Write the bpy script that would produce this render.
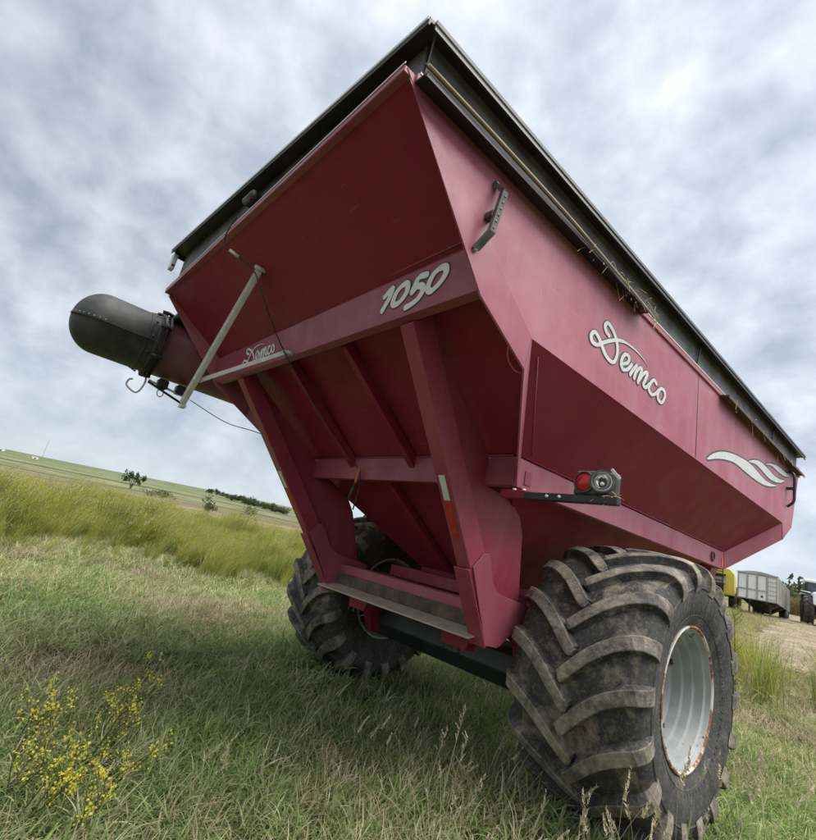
import bpy, bmesh, math, random
import numpy as np
from mathutils import Vector, Matrix, Euler, noise
random.seed(7); RNG = np.random.default_rng(11)
for o in list(bpy.data.objects): bpy.data.objects.remove(o)
S = bpy.context.scene
COL = S.collection
rad = math.radians

# ------------------------------------------------------------------ camera
CAM = Vector((3.2175, 0.0, 1.4403))
cd = bpy.data.cameras.new("camera"); cam = bpy.data.objects.new("camera", cd); COL.objects.link(cam)
_r = Vector((0.65553, 0.72815, 0.20021)); _u = Vector((0.06747, -0.32052, 0.94484)); _f = Vector((-0.75215, 0.60586, 0.25924))
cam.matrix_world = Matrix(((_r.x, _u.x, -_f.x, CAM.x), (_r.y, _u.y, -_f.y, CAM.y), (_r.z, _u.z, -_f.z, CAM.z), (0, 0, 0, 1)))
cd.sensor_fit = 'HORIZONTAL'; cd.sensor_width = 36.0; cd.lens = 486.46/816*36
cd.clip_start = 0.05; cd.clip_end = 6000
S.camera = cam

# ------------------------------------------------------------------ sky, sun, exposure
SUN = Vector((0.36, 0.22, 0.91)).normalized()
w = bpy.data.worlds.new("World"); S.world = w; w.use_nodes = True
nt = w.node_tree; N = nt.nodes; L = nt.links; N.clear()
def wn(t, **k):
    n = N.new(t)
    for a, b in k.items(): setattr(n, a, b)
    return n
out = wn('ShaderNodeOutputWorld'); bg = wn('ShaderNodeBackground'); bg.inputs['Strength'].default_value = 0.10
L.new(bg.outputs[0], out.inputs[0])
sky = wn('ShaderNodeTexSky', sky_type='NISHITA', sun_disc=False, sun_elevation=math.asin(SUN.z), sun_rotation=math.atan2(SUN.x, SUN.y))
tc = wn('ShaderNodeTexCoord'); sep = wn('ShaderNodeSeparateXYZ'); L.new(tc.outputs['Generated'], sep.inputs[0])
def wmath(op, a, b=None, clamp=False):
    n = wn('ShaderNodeMath', operation=op); n.use_clamp = clamp
    for i, v in enumerate((a, b)):
        if v is None: continue
        if isinstance(v, (int, float)): n.inputs[i].default_value = v
        else: L.new(v, n.inputs[i])
    return n.outputs[0]
zc = wmath('ADD', wmath('MAXIMUM', sep.outputs['Z'], 0.0), 0.62)
comb = wn('ShaderNodeCombineXYZ')
L.new(wmath('DIVIDE', sep.outputs['X'], zc), comb.inputs[0]); L.new(wmath('DIVIDE', sep.outputs['Y'], zc), comb.inputs[1])
n1 = wn('ShaderNodeTexNoise'); n1.inputs['Scale'].default_value = 8.5; n1.inputs['Detail'].default_value = 7; n1.inputs['Roughness'].default_value = 0.50; n1.inputs['Distortion'].default_value = 0.12
n2 = wn('ShaderNodeTexNoise'); n2.inputs['Scale'].default_value = 2.2; n2.inputs['Detail'].default_value = 3
n3 = wn('ShaderNodeTexNoise'); n3.inputs['Scale'].default_value = 19.0; n3.inputs['Detail'].default_value = 4; n3.inputs['Roughness'].default_value = 0.5
for n in (n1, n2, n3): L.new(comb.outputs[0], n.inputs['Vector'])
mixn = wmath('ADD', wmath('ADD', wmath('MULTIPLY', n1.outputs['Fac'], 0.59), wmath('MULTIPLY', n2.outputs['Fac'], 0.25)), wmath('MULTIPLY', n3.outputs['Fac'], 0.16))
cr = wn('ShaderNodeValToRGB'); L.new(mixn, cr.inputs[0])
e = cr.color_ramp.elements
e[0].position = 0.38; e[0].color = (0.37, 0.42, 0.49, 1)
e[1].position = 0.63; e[1].color = (0.77, 0.80, 0.84, 1)
m = cr.color_ramp.elements.new(0.49); m.color = (0.535, 0.58, 0.64, 1)
# thin veil near the horizon: the cloud deck thins to pale blue
vl = wn('ShaderNodeMix', data_type='RGBA')
hz = wmath('SUBTRACT', 1.0, wmath('DIVIDE', wmath('MAXIMUM', sep.outputs['Z'], 0.0), 0.22), True)
L.new(wmath('MULTIPLY', hz, 0.85), vl.inputs[0]); L.new(cr.outputs[0], vl.inputs[6]); vl.inputs[7].default_value = (0.60, 0.68, 0.76, 1)
sc = wn('ShaderNodeMix', data_type='RGBA', blend_type='MULTIPLY'); sc.inputs[0].default_value = 1.0
L.new(vl.outputs[2], sc.inputs[6]); sc.inputs[7].default_value = (4.85, 4.85, 4.85, 1)
dt = wn('ShaderNodeVectorMath', operation='DOT_PRODUCT'); L.new(tc.outputs['Generated'], dt.inputs[0]); dt.inputs[1].default_value = SUN
gl = wmath('ADD', wmath('MULTIPLY', wmath('MAXIMUM', dt.outputs['Value'], 0.0), 0.40), 0.76)
gm = wn('ShaderNodeMix', data_type='RGBA', blend_type='MULTIPLY'); gm.inputs[0].default_value = 1.0; L.new(sc.outputs[2], gm.inputs[6]); L.new(gl, gm.inputs[7])
mx = wn('ShaderNodeMix', data_type='RGBA'); mx.inputs[0].default_value = 0.90
L.new(sky.outputs[0], mx.inputs[6]); L.new(gm.outputs[2], mx.inputs[7]); L.new(mx.outputs[2], bg.inputs['Color'])

sd = bpy.data.lights.new("sun", 'SUN'); sun = bpy.data.objects.new("sun", sd); COL.objects.link(sun)
sd.energy = 2.0; sd.angle = rad(58); sd.color = (1.0, 0.96, 0.90)
sun.rotation_euler = SUN.to_track_quat('Z', 'Y').to_euler(); sun.location = (0, 0, 20)
S.view_settings.view_transform = 'Standard'; S.view_settings.look = 'None'
S.view_settings.exposure = 1.48; S.view_settings.gamma = 1.0; S.view_settings.use_curve_mapping = False
S.render.engine = 'CYCLES'
S.cycles.max_bounces = 4; S.cycles.diffuse_bounces = 3; S.cycles.glossy_bounces = 2; S.cycles.transmission_bounces = 3; S.cycles.transparent_max_bounces = 4

# ------------------------------------------------------------------ materials
MATS = {}
def newmat(name):
    m = bpy.data.materials.new(name); m.use_nodes = True
    b = m.node_tree.nodes['Principled BSDF']; MATS[name] = m
    return m, m.node_tree.nodes, m.node_tree.links, b
def nz(nodes, links, scale, detail=4, rough=0.55, vec=None, dist=0.0, coord='Object'):
    t = nodes.new('ShaderNodeTexNoise'); t.inputs['Scale'].default_value = scale; t.inputs['Detail'].default_value = detail
    t.inputs['Roughness'].default_value = rough; t.inputs['Distortion'].default_value = dist
    if vec is None:
        c = nodes.new('ShaderNodeTexCoord'); vec = c.outputs[coord]
    links.new(vec, t.inputs['Vector']); return t.outputs['Fac']
def ramp(nodes, links, fac, stops):
    r = nodes.new('ShaderNodeValToRGB'); links.new(fac, r.inputs[0]); el = r.color_ramp.elements
    el[0].position = stops[0][0]; el[0].color = (*stops[0][1], 1); el[1].position = stops[-1][0]; el[1].color = (*stops[-1][1], 1)
    for p, c in stops[1:-1]:
        x = el.new(p); x.color = (*c, 1)
    return r.outputs[0]
def mixc(nodes, links, fac, a, b, mode='MIX'):
    n = nodes.new('ShaderNodeMix'); n.data_type = 'RGBA'; n.blend_type = mode
    if isinstance(fac, (int, float)): n.inputs[0].default_value = fac
    else: links.new(fac, n.inputs[0])
    for i, v in ((6, a), (7, b)):
        if isinstance(v, tuple): n.inputs[i].default_value = (*v, 1)
        else: links.new(v, n.inputs[i])
    return n.outputs[2]
def bump(nodes, links, b, h, strength, dist=0.01):
    n = nodes.new('ShaderNodeBump'); n.inputs['Strength'].default_value = strength; n.inputs['Distance'].default_value = dist
    links.new(h, n.inputs['Height']); links.new(n.outputs[0], b.inputs['Normal'])
def stretch(nodes, links, sx, sy, sz):
    c = nodes.new('ShaderNodeTexCoord'); mp = nodes.new('ShaderNodeMapping'); mp.inputs['Scale'].default_value = (sx, sy, sz)
    links.new(c.outputs['Object'], mp.inputs['Vector']); return mp.outputs[0]

def paint(name, base, faded, fade_lo, fade_hi, dust=0.25, rough=0.42, dustcol=(0.30, 0.22, 0.15), rust=0.70, spec=0.45):
    m, n, l, b = newmat(name)
    f = nz(n, l, 1.3, 5, 0.6)
    col = ramp(n, l, f, [(fade_lo, base), (fade_hi, faded)])
    st = nz(n, l, 1.0, 5, 0.65, stretch(n, l, 7, 7, 0.8))          # rain streaks
    stf = ramp(n, l, st, [(0.48, (0, 0, 0)), (0.75, (1, 1, 1))])
    k = n.new('ShaderNodeMath'); k.operation = 'MULTIPLY'; l.new(stf, k.inputs[0]); k.inputs[1].default_value = dust
    col = mixc(n, l, k.outputs[0], col, dustcol)
    fine = nz(n, l, 38, 3, 0.7); ff = ramp(n, l, fine, [(0.62, (0, 0, 0)), (0.80, (1, 1, 1))])
    k2 = n.new('ShaderNodeMath'); k2.operation = 'MULTIPLY'; l.new(ff, k2.inputs[0]); k2.inputs[1].default_value = dust*0.8
    col = mixc(n, l, k2.outputs[0], col, dustcol)
    rn = nz(n, l, 9, 6, 0.75); rf = ramp(n, l, rn, [(rust, (0, 0, 0)), (rust+0.05, (1, 1, 1))])
    col = mixc(n, l, rf, col, (0.10, 0.035, 0.02))
    for vec in ((6, 70, 2.6), (6, 2.4, 75)):                            # fine scratches
        sn = nz(n, l, 1.0, 2, 0.5, stretch(n, l, *vec), 0.6); sf = ramp(n, l, sn, [(0.71, (0, 0, 0)), (0.75, (0.40, 0.40, 0.40))]); col = mixc(n, l, sf, col, tuple(min(1, c*1.4+0.05) for c in faded))
    l.new(col, b.inputs['Base Color'])
    r2 = ramp(n, l, nz(n, l, 5, 4), [(0.3, (rough-0.08,)*3), (0.7, (rough+0.14,)*3)]); l.new(r2, b.inputs['Roughness'])
    b.inputs['Specular IOR Level'].default_value = spec
    wv = nz(n, l, 2.1, 2); bump(n, l, b, wv, 0.35, 0.03)
    return m
def simple(name, c1, c2, scale=12, rough=0.6, metal=0.0, bmp=0.0, bscale=40, lo=0.35, hi=0.65, detail=5):
    m, n, l, b = newmat(name)
    l.new(ramp(n, l, nz(n, l, scale, detail, 0.6), [(lo, c1), (hi, c2)]), b.inputs['Base Color'])
    b.inputs['Roughness'].default_value = rough; b.inputs['Metallic'].default_value = metal
    if bmp: bump(n, l, b, nz(n, l, bscale, 4), bmp, 0.01)
    return m
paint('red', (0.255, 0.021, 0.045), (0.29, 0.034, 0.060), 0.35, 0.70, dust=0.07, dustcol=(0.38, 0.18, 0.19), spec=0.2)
paint('red_faded_skylit', (0.345, 0.078, 0.118), (0.43, 0.150, 0.188), 0.34, 0.66, dust=0.24, rough=0.48, dustcol=(0.47, 0.33, 0.34), rust=0.665)  # oxidised paint, plus sky reflection on upright faces painted in as paler red
paint('red_dusty', (0.15, 0.050, 0.062), (0.22, 0.095, 0.110), 0.35, 0.68, dust=0.2, dustcol=(0.32, 0.24, 0.20))
paint('red_leg', (0.275, 0.032, 0.060), (0.355, 0.068, 0.098), 0.35, 0.70, dust=0.18, dustcol=(0.40, 0.23, 0.21), rust=0.665)  # leg red: some fading, lightened too for sky reflection on upright faces
paint('red_band', (0.305, 0.060, 0.095), (0.375, 0.103, 0.138), 0.35, 0.70, dust=0.14, dustcol=(0.42, 0.27, 0.27))  # paler band red has the sky's reflection mixed into its colour
simple('black_metal', (0.012, 0.012, 0.013), (0.03, 0.03, 0.032), 6, 0.45)
simple('axle_black', (0.012, 0.015, 0.02), (0.035, 0.038, 0.042), 4, 0.4)
simple('board_grey', (0.085, 0.088, 0.090), (0.19, 0.19, 0.185), 5, 0.6)
simple('tarp_black', (0.015, 0.015, 0.016), (0.03, 0.03, 0.03), 4, 0.55, bmp=0.3, bscale=3)
simple('rubber_boot', (0.014, 0.015, 0.016), (0.065, 0.063, 0.060), 4, 0.55, bmp=0.25, bscale=9)
simple('galvanised', (0.62, 0.61, 0.58), (0.76, 0.75, 0.72), 14, 0.5, 0.0)
simple('white_tube', (0.62, 0.60, 0.55), (0.78, 0.77, 0.73), 6, 0.45)
simple('dark_steel', (0.04, 0.038, 0.035), (0.10, 0.09, 0.08), 10, 0.55, 0.3)
simple('dusty_steel', (0.36, 0.29, 0.21), (0.50, 0.42, 0.32), 9, 0.8, bmp=0.3)
simple('brown_dirt', (0.07, 0.048, 0.035), (0.15, 0.105, 0.075), 11, 0.85, bmp=0.3)
simple('decal_white', (0.56, 0.58, 0.57), (0.68, 0.70, 0.69), 15, 0.5)
simple('decal_shade_lift', (0.80, 0.81, 0.80), (0.88, 0.89, 0.88), 15, 0.5)  # rear lettering white, brightened to make up for the shade there
simple('decal_black', (0.035, 0.03, 0.035), (0.07, 0.06, 0.065), 15, 0.5)
simple('cable', (0.03, 0.02, 0.02), (0.07, 0.05, 0.045), 20, 0.6)
simple('orange_cord', (0.65, 0.11, 0.03), (0.75, 0.20, 0.08), 20, 0.6)
simple('reflect_white', (0.60, 0.63, 0.58), (0.72, 0.75, 0.70), 20, 0.4)
simple('reflect_red', (0.42, 0.03, 0.015), (0.55, 0.05, 0.03), 30, 0.4)
simple('lens_red', (0.38, 0.008, 0.012), (0.50, 0.02, 0.02), 30, 0.15)
simple('lamp_reflector', (0.75, 0.75, 0.74), (0.9, 0.9, 0.88), 10, 0.12, 0.9)
simple('lamp_housing', (0.035, 0.035, 0.033), (0.13, 0.12, 0.10), 14, 0.7)
simple('straw', (0.33, 0.24, 0.11), (0.50, 0.40, 0.21), 8, 0.8)
# tyre rubber: grey black with dried mud in patches
def tyre_mat(name, mud_lo, mud_hi, dark=(0.022, 0.022, 0.023), grey=(0.060, 0.058, 0.055), mud=(0.195, 0.170, 0.135)):
    m, n, l, b = newmat(name)
    c = n.new('ShaderNodeNewGeometry'); vec = c.outputs['Position']
    base = ramp(n, l, nz(n, l, 9, 5, 0.6, vec), [(0.35, dark), (0.68, grey)])
    a = nz(n, l, 5.5, 7, 0.68, vec, 0.4); f = ramp(n, l, a, [(mud_lo, (0, 0, 0)), (mud_hi, (1, 1, 1))])
    sp = ramp(n, l, nz(n, l, 46, 4, 0.7, vec), [(0.52, (0, 0, 0)), (0.66, (1, 1, 1))])
    k = n.new('ShaderNodeMath'); k.operation = 'MULTIPLY'; l.new(sp, k.inputs[0]); k.inputs[1].default_value = 0.45
    col = mixc(n, l, k.outputs[0], base, mud)
    mc = ramp(n, l, nz(n, l, 24, 5, 0.7, vec), [(0.35, tuple(x*0.62 for x in mud)), (0.65, tuple(x*1.35 for x in mud))])
    l.new(mixc(n, l, f, col, mc), b.inputs['Base Color']); b.inputs['Roughness'].default_value = 0.78
    h = n.new('ShaderNodeMath'); h.operation = 'ADD'; l.new(nz(n, l, 60, 5, 0.7, vec), h.inputs[0]); l.new(f, h.inputs[1])
    bump(n, l, b, h.outputs[0], 0.55, 0.006)
    return m
tyre_mat('tyre_rubber', 0.50, 0.64, (0.020, 0.020, 0.021), (0.058, 0.056, 0.053), mud=(0.215, 0.18, 0.135))
tyre_mat('sidewall_rubber', 0.55, 0.80, (0.026, 0.026, 0.027), (0.066, 0.064, 0.062))
tyre_mat('lug_rubber', 0.40, 0.58, (0.040, 0.038, 0.037), (0.11, 0.10, 0.092), mud=(0.27, 0.235, 0.185))
def rim_mat():
    m, n, l, b = newmat('rim_paint')
    base = ramp(n, l, nz(n, l, 6, 4), [(0.3, (0.28, 0.29, 0.29)), (0.7, (0.42, 0.43, 0.425))])
    a = nz(n, l, 5.5, 7, 0.72); f = ramp(n, l, a, [(0.595, (0, 0, 0)), (0.625, (1, 1, 1))])
    l.new(mixc(n, l, f, base, (0.045, 0.022, 0.015)), b.inputs['Base Color']); b.inputs['Roughness'].default_value = 0.5
    bump(n, l, b, nz(n, l, 50, 3), 0.1, 0.003)
    m, n, l, b = newmat('rim_rust')
    f = ramp(n, l, nz(n, l, 6, 7, 0.72), [(0.40, (0.60, 0.59, 0.56)), (0.50, (0.50, 0.42, 0.34)), (0.56, (0.24, 0.10, 0.045)), (0.70, (0.10, 0.045, 0.025))])
    l.new(f, b.inputs['Base Color']); b.inputs['Roughness'].default_value = 0.8
rim_mat()
# vegetation
def leaf_mat(name, a, b_, c=None, trans=0.35):
    m = bpy.data.materials.new(name); m.use_nodes = True; MATS[name] = m
    n = m.node_tree.nodes; l = m.node_tree.links; n.clear()
    o = n.new('ShaderNodeOutputMaterial'); d = n.new('ShaderNodeBsdfDiffuse'); t = n.new('ShaderNodeBsdfTranslucent'); x = n.new('ShaderNodeMixShader')
    g = n.new('ShaderNodeBsdfGlossy'); g.inputs['Roughness'].default_value = 0.5; y = n.new('ShaderNodeMixShader'); y.inputs[0].default_value = 0.08
    oi = n.new('ShaderNodeObjectInfo'); geo = n.new('ShaderNodeNewGeometry')
    av = n.new('ShaderNodeMath'); av.operation = 'ADD'; l.new(oi.outputs['Random'], av.inputs[0]); l.new(geo.outputs['Random Per Island'], av.inputs[1])
    hf = n.new('ShaderNodeMath'); hf.operation = 'MULTIPLY'; l.new(av.outputs[0], hf.inputs[0]); hf.inputs[1].default_value = 0.5
    stops = [(0.1, a), (0.9, b_)] if c is None else [(0.1, a), (0.6, b_), (0.92, c)]
    col = ramp(n, l, hf.outputs[0], stops)
    for q in (d, t): l.new(col, q.inputs['Color'])
    x.inputs[0].default_value = trans; l.new(d.outputs[0], x.inputs[1]); l.new(t.outputs[0], x.inputs[2])
    l.new(x.outputs[0], o.inputs[0]); n.remove(g); n.remove(y)
    return m
leaf_mat('grass_green', (0.100, 0.170, 0.045), (0.225, 0.310, 0.105), (0.43, 0.46, 0.23))
leaf_mat('grass_bright', (0.18, 0.28, 0.070), (0.35, 0.43, 0.15), (0.58, 0.60, 0.35))
leaf_mat('grass_dry', (0.28, 0.23, 0.125), (0.52, 0.46, 0.285), (0.72, 0.67, 0.48))
leaf_mat('grass_tall', (0.25, 0.265, 0.045), (0.41, 0.41, 0.085), (0.53, 0.49, 0.16))
leaf_mat('grass_tall_green', (0.12, 0.18, 0.045), (0.24, 0.30, 0.085), (0.36, 0.37, 0.13))
leaf_mat('grass_brown', (0.10, 0.065, 0.035), (0.22, 0.15, 0.08), (0.32, 0.24, 0.14))
leaf_mat('seed_head', (0.38, 0.33, 0.21), (0.56, 0.50, 0.36), trans=0.2)
leaf_mat('tree_leaf', (0.055, 0.075, 0.040), (0.12, 0.14, 0.075), trans=0.25)
leaf_mat('bush_leaf', (0.12, 0.145, 0.07), (0.22, 0.24, 0.13), trans=0.25)
leaf_mat('petal', (0.62, 0.55, 0.05), (0.78, 0.72, 0.12), trans=0.35)
leaf_mat('weed_stem', (0.07, 0.075, 0.03), (0.14, 0.11, 0.055), trans=0.1)
leaf_mat('corn_dry', (0.16, 0.12, 0.06), (0.30, 0.23, 0.12), trans=0.2)
simple('bark', (0.06, 0.045, 0.035), (0.13, 0.10, 0.08), 3, 0.9)
# background machines
simple('trailer_white', (0.78, 0.79, 0.78), (0.88, 0.88, 0.87), 1.5, 0.4)
simple('trailer_grey', (0.36, 0.35, 0.31), (0.50, 0.49, 0.44), 1.2, 0.45, 0.2)
simple('machine_yellow', (0.66, 0.54, 0.05), (0.76, 0.64, 0.10), 2, 0.45)
simple('rubber_far', (0.03, 0.03, 0.03), (0.09, 0.08, 0.07), 3, 0.8)
simple('glass_far', (0.05, 0.07, 0.08), (0.10, 0.12, 0.14), 3, 0.1)
simple('mast_grey', (0.35, 0.35, 0.36), (0.5, 0.5, 0.5), 3, 0.5)

# ------------------------------------------------------------------ mesh helpers
INV = {}
def link(o, parent=None):
    COL.objects.link(o)
    if parent is not None:
        o.parent = parent
        if parent.name in INV: o.matrix_parent_inverse = INV[parent.name]
    return o
def mesh_obj(name, verts, faces, mat, parent=None, smooth=False, kind=None, mats=None, fm=None):
    me = bpy.data.meshes.new(name); me.from_pydata([tuple(v) for v in verts], [], faces); me.update()
    for mm in (mats or [mat]): me.materials.append(MATS[mm])
    if fm is not None: me.polygons.foreach_set('material_index', fm)
    if smooth: me.polygons.foreach_set('use_smooth', [True]*len(me.polygons))
    o = bpy.data.objects.new(name, me); link(o, parent)
    if kind: o['kind'] = kind
    return o
def thing(name, label, cat, loc, group=None):
    o = bpy.data.objects.new(name, None); COL.objects.link(o); o.location = loc; o.empty_display_size = 0.3
    INV[o.name] = Matrix.Translation(-Vector(loc)); tag(o, label, cat, group); return o
def tag(o, label, cat, group=None):
    o['label'] = label; o['category'] = cat
    if group: o['group'] = group
    return o
def bm_obj(name, bm, mat, parent=None, bev=0.0, smooth=False):
    bmesh.ops.recalc_face_normals(bm, faces=bm.faces)
    if bev > 0: bmesh.ops.bevel(bm, geom=list(bm.edges), offset=bev, segments=1, affect='EDGES', clamp_overlap=True)
    me = bpy.data.meshes.new(name); bm.to_mesh(me); bm.free(); me.materials.append(MATS[mat])
    if smooth: me.polygons.foreach_set('use_smooth', [True]*len(me.polygons))
    return link(bpy.data.objects.new(name, me), parent)
def add_prism(bm, poly, vec):
    vec = Vector(vec); a = [bm.verts.new(Vector(p)) for p in poly]; b = [bm.verts.new(Vector(p)+vec) for p in poly]
    n = len(poly); bm.faces.new(a); bm.faces.new(b[::-1])
    for i in range(n): bm.faces.new((a[i], b[i], b[(i+1) % n], a[(i+1) % n]))
def plate(name, poly, th, mat, parent, bev=0.0):
    """polygon thickened along its own normal (positive th = along the normal)"""
    p = [Vector(q) for q in poly]; n = Vector((0, 0, 0))
    for i in range(len(p)): n += p[i].cross(p[(i+1) % len(p)])
    n.normalize(); bm = bmesh.new(); add_prism(bm, p, n*th); return bm_obj(name, bm, mat, parent, bev)
def prism(name, poly, vec, mat, parent, bev=0.0):
    bm = bmesh.new(); add_prism(bm, poly, vec); return bm_obj(name, bm, mat, parent, bev)
def box(name, lo, hi, mat, parent, bev=0.004):
    (x0, y0, z0), (x1, y1, z1) = lo, hi
    return prism(name, [(x0, y0, z0), (x1, y0, z0), (x1, y1, z0), (x0, y1, z0)], (0, 0, z1-z0), mat, parent, bev)
def add_tube(V, F, pts, r, n=8, caps=True):
    pts = [Vector(p) for p in pts]; rr = r if isinstance(r, (list, tuple)) else [r]*len(pts); base = len(V)
    up = None
    for i, p in enumerate(pts):
        t = (pts[min(i+1, len(pts)-1)]-pts[max(i-1, 0)]).normalized()
        if up is None:
            up = t.orthogonal().normalized()
        up = (up-t*up.dot(t)).normalized(); sidev = t.cross(up)
        for k in range(n):
            a = 2*math.pi*k/n; V.append(p+(up*math.cos(a)+sidev*math.sin(a))*rr[i])
    for i in range(len(pts)-1):
        for k in range(n):
            a = base+i*n+k; b = base+i*n+(k+1) % n; F.append((a, b, b+n, a+n))
    if caps:
        F.append(tuple(base+k for k in range(n))[::-1]); F.append(tuple(base+(len(pts)-1)*n+k for k in range(n)))
def tube(name, pts, r, mat, parent=None, n=8):
    V, F = [], []; add_tube(V, F, pts, r, n); return mesh_obj(name, V, F, mat, parent, smooth=(n > 5))
def bar(name, a, b, wv, hv, mat, parent, bev=0.003):
    """rectangular bar from a to b with section spanned by the vectors wv and hv (centred)"""
    a, b, wv, hv = map(Vector, (a, b, wv, hv))
    return prism(name, [a-wv/2-hv/2, a+wv/2-hv/2, a+wv/2+hv/2, a-wv/2+hv/2], b-a, mat, parent, bev)
def lathe(name, prof, centre, mat, parent, n=48, axis='X', smooth=True, closed=False):
    V, F = [], []
    for i in range(n):
        a = 2*math.pi*i/n; c, s = math.cos(a), math.sin(a)
        for (r, x) in prof:
            if axis == 'X': V.append((centre[0]+x, centre[1]-r*c, centre[2]+r*s))
            elif axis == 'Y': V.append((centre[0]+r*c, centre[1]+x, centre[2]+r*s))
            else: V.append((centre[0]+r*c, centre[1]+r*s, centre[2]+x))
    m = len(prof)
    for i in range(n):
        j = (i+1) % n
        for k in range(m if closed else m-1):
            q = (k+1) % m; F.append((i*m+k, j*m+k, j*m+q, i*m+q))
    o = mesh_obj(name, V, F, mat, parent)
    bm = bmesh.new(); bm.from_mesh(o.data); bmesh.ops.remove_doubles(bm, verts=bm.verts, dist=1e-5)
    bmesh.ops.recalc_face_normals(bm, faces=bm.faces); bm.to_mesh(o.data); bm.free()
    if smooth:
        o.data.polygons.foreach_set('use_smooth', [True]*len(o.data.polygons))
        try: o.data.set_sharp_from_angle(angle=rad(38))
        except Exception: pass
    return o
def catmull(P, per=8):
    P = [Vector(p) for p in P]; closed = (P[0]-P[-1]).length < 1e-6; out_ = []
    Q = ([P[-2]]+P+[P[1]]) if closed else ([P[0]*2-P[1]]+P+[P[-1]*2-P[-2]])
    for i in range(1, len(Q)-2):
        for k in range(per):
            t = k/per; a, b, c, d = Q[i-1], Q[i], Q[i+1], Q[i+2]
            out_.append(0.5*((2*b)+(c-a)*t+(2*a-5*b+4*c-d)*t*t+(3*b-a-3*c+d)*t**3))
    out_.append(P[-1]); return out_
def ribbon(V, F, P, wd, to3d, lift, taper=None, per=8):
    """flat stroke along 2-D points, rounded ends; lift rises a hair along the stroke so crossings do not share a plane"""
    C_ = catmull([Vector((p[0], p[1], 0)) for p in P], per); n = len(C_); base = len(V)
    L_, R_ = [], []
    for i, c in enumerate(C_):
        t = (C_[min(i+1, n-1)]-C_[max(i-1, 0)]); t.normalize(); nn = Vector((-t.y, t.x, 0))
        h = wd/2*(taper(i/(n-1)) if taper else 0.74+0.44*abs(t.y*0.92-t.x*0.39)); z = lift+0.0006*i/n
        V.append(to3d(c.x+nn.x*h, c.y+nn.y*h, z)); V.append(to3d(c.x-nn.x*h, c.y-nn.y*h, z))
    for i in range(n-1):
        a = base+2*i; F.append((a, a+1, a+3, a+2))
    for end, z in ((0, lift), (n-1, lift+0.0006)):
        c = C_[end]; t = (C_[1]-C_[0]) if end == 0 else (C_[-2]-C_[-1]); t.normalize(); nn = Vector((-t.y, t.x, 0))
        h = wd/2*(taper(end/(n-1)) if taper else 0.74+0.44*abs(t.y*0.92-t.x*0.39)); b0 = len(V)
        for k in range(9):
            a = math.pi*k/8; q = c+nn*math.cos(a)*h-t*math.sin(a)*h; V.append(to3d(q.x, q.y, z))
        F.append(tuple(range(b0, b0+9)))

# ------------------------------------------------------------------ terrain
RK = np.array([0, 9, 14, 20, 40, 60, 120, 236, 400, 650, 900, 1500, 5200.])
ZA = np.array([0, 0, 0.30, 0.75, 2.1, 2.9, 5, 8.5, 16, 30, 45, 38, 30.])       # towards the parked trailer
ZB = np.array([0, 0, 0.10, 0.25, 0.5, 0.7, 1.7, 4.4, 11, 23.5, 37, 28, 20.])   # middle
ZC = np.array([0, 0, 0, 0, -0.1, -0.2, 0.2, 2.7, 8.6, 17.5, 27, 20, 10.])      # open fields to the west
def sstep(a, b, x):
    t = np.clip((x-a)/(b-a), 0, 1); return t*t*(3-2*t)
def ground_z(x, y):
    x = np.asarray(x, float); y = np.asarray(y, float)
    dx = x-CAM.x; dy = y-CAM.y; r = np.hypot(dx, dy); az = np.degrees(np.arctan2(-dx, dy))
    lr = np.log1p(r); lk = np.log1p(RK)
    za, zb, zc = (np.interp(lr, lk, q) for q in (ZA, ZB, ZC))
    w1 = sstep(22, 66, az); w2 = sstep(66, 92, az)
    z = za*(1-w1)+zb*w1; z = z*(1-w2)+zc*w2
    back = np.maximum(sstep(125, 180, az), sstep(40, 160, -az)); z = z*(1-back)+zb*back
    und = 0.035*np.sin(x*0.9+1.3)*np.cos(y*0.75+0.4)+0.02*np.sin(x*2.3+y*1.7)
    cart = np.exp(-(((x-0)/2.6)**2+((y-3.8)/1.6)**2))
    rut = sum(np.exp(-(((x-1.5*s)/0.7)**2+((y-3.78)/0.8)**2)) for s in (1, -1))
    return z+und*(1-cart)*np.clip(r/3, 0, 1)+0.045*rut
gz = lambda x, y: float(ground_z(x, y))
def polar(az, r):
    a = rad(az); return CAM.x-r*math.sin(a), CAM.y+r*math.cos(a)
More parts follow.
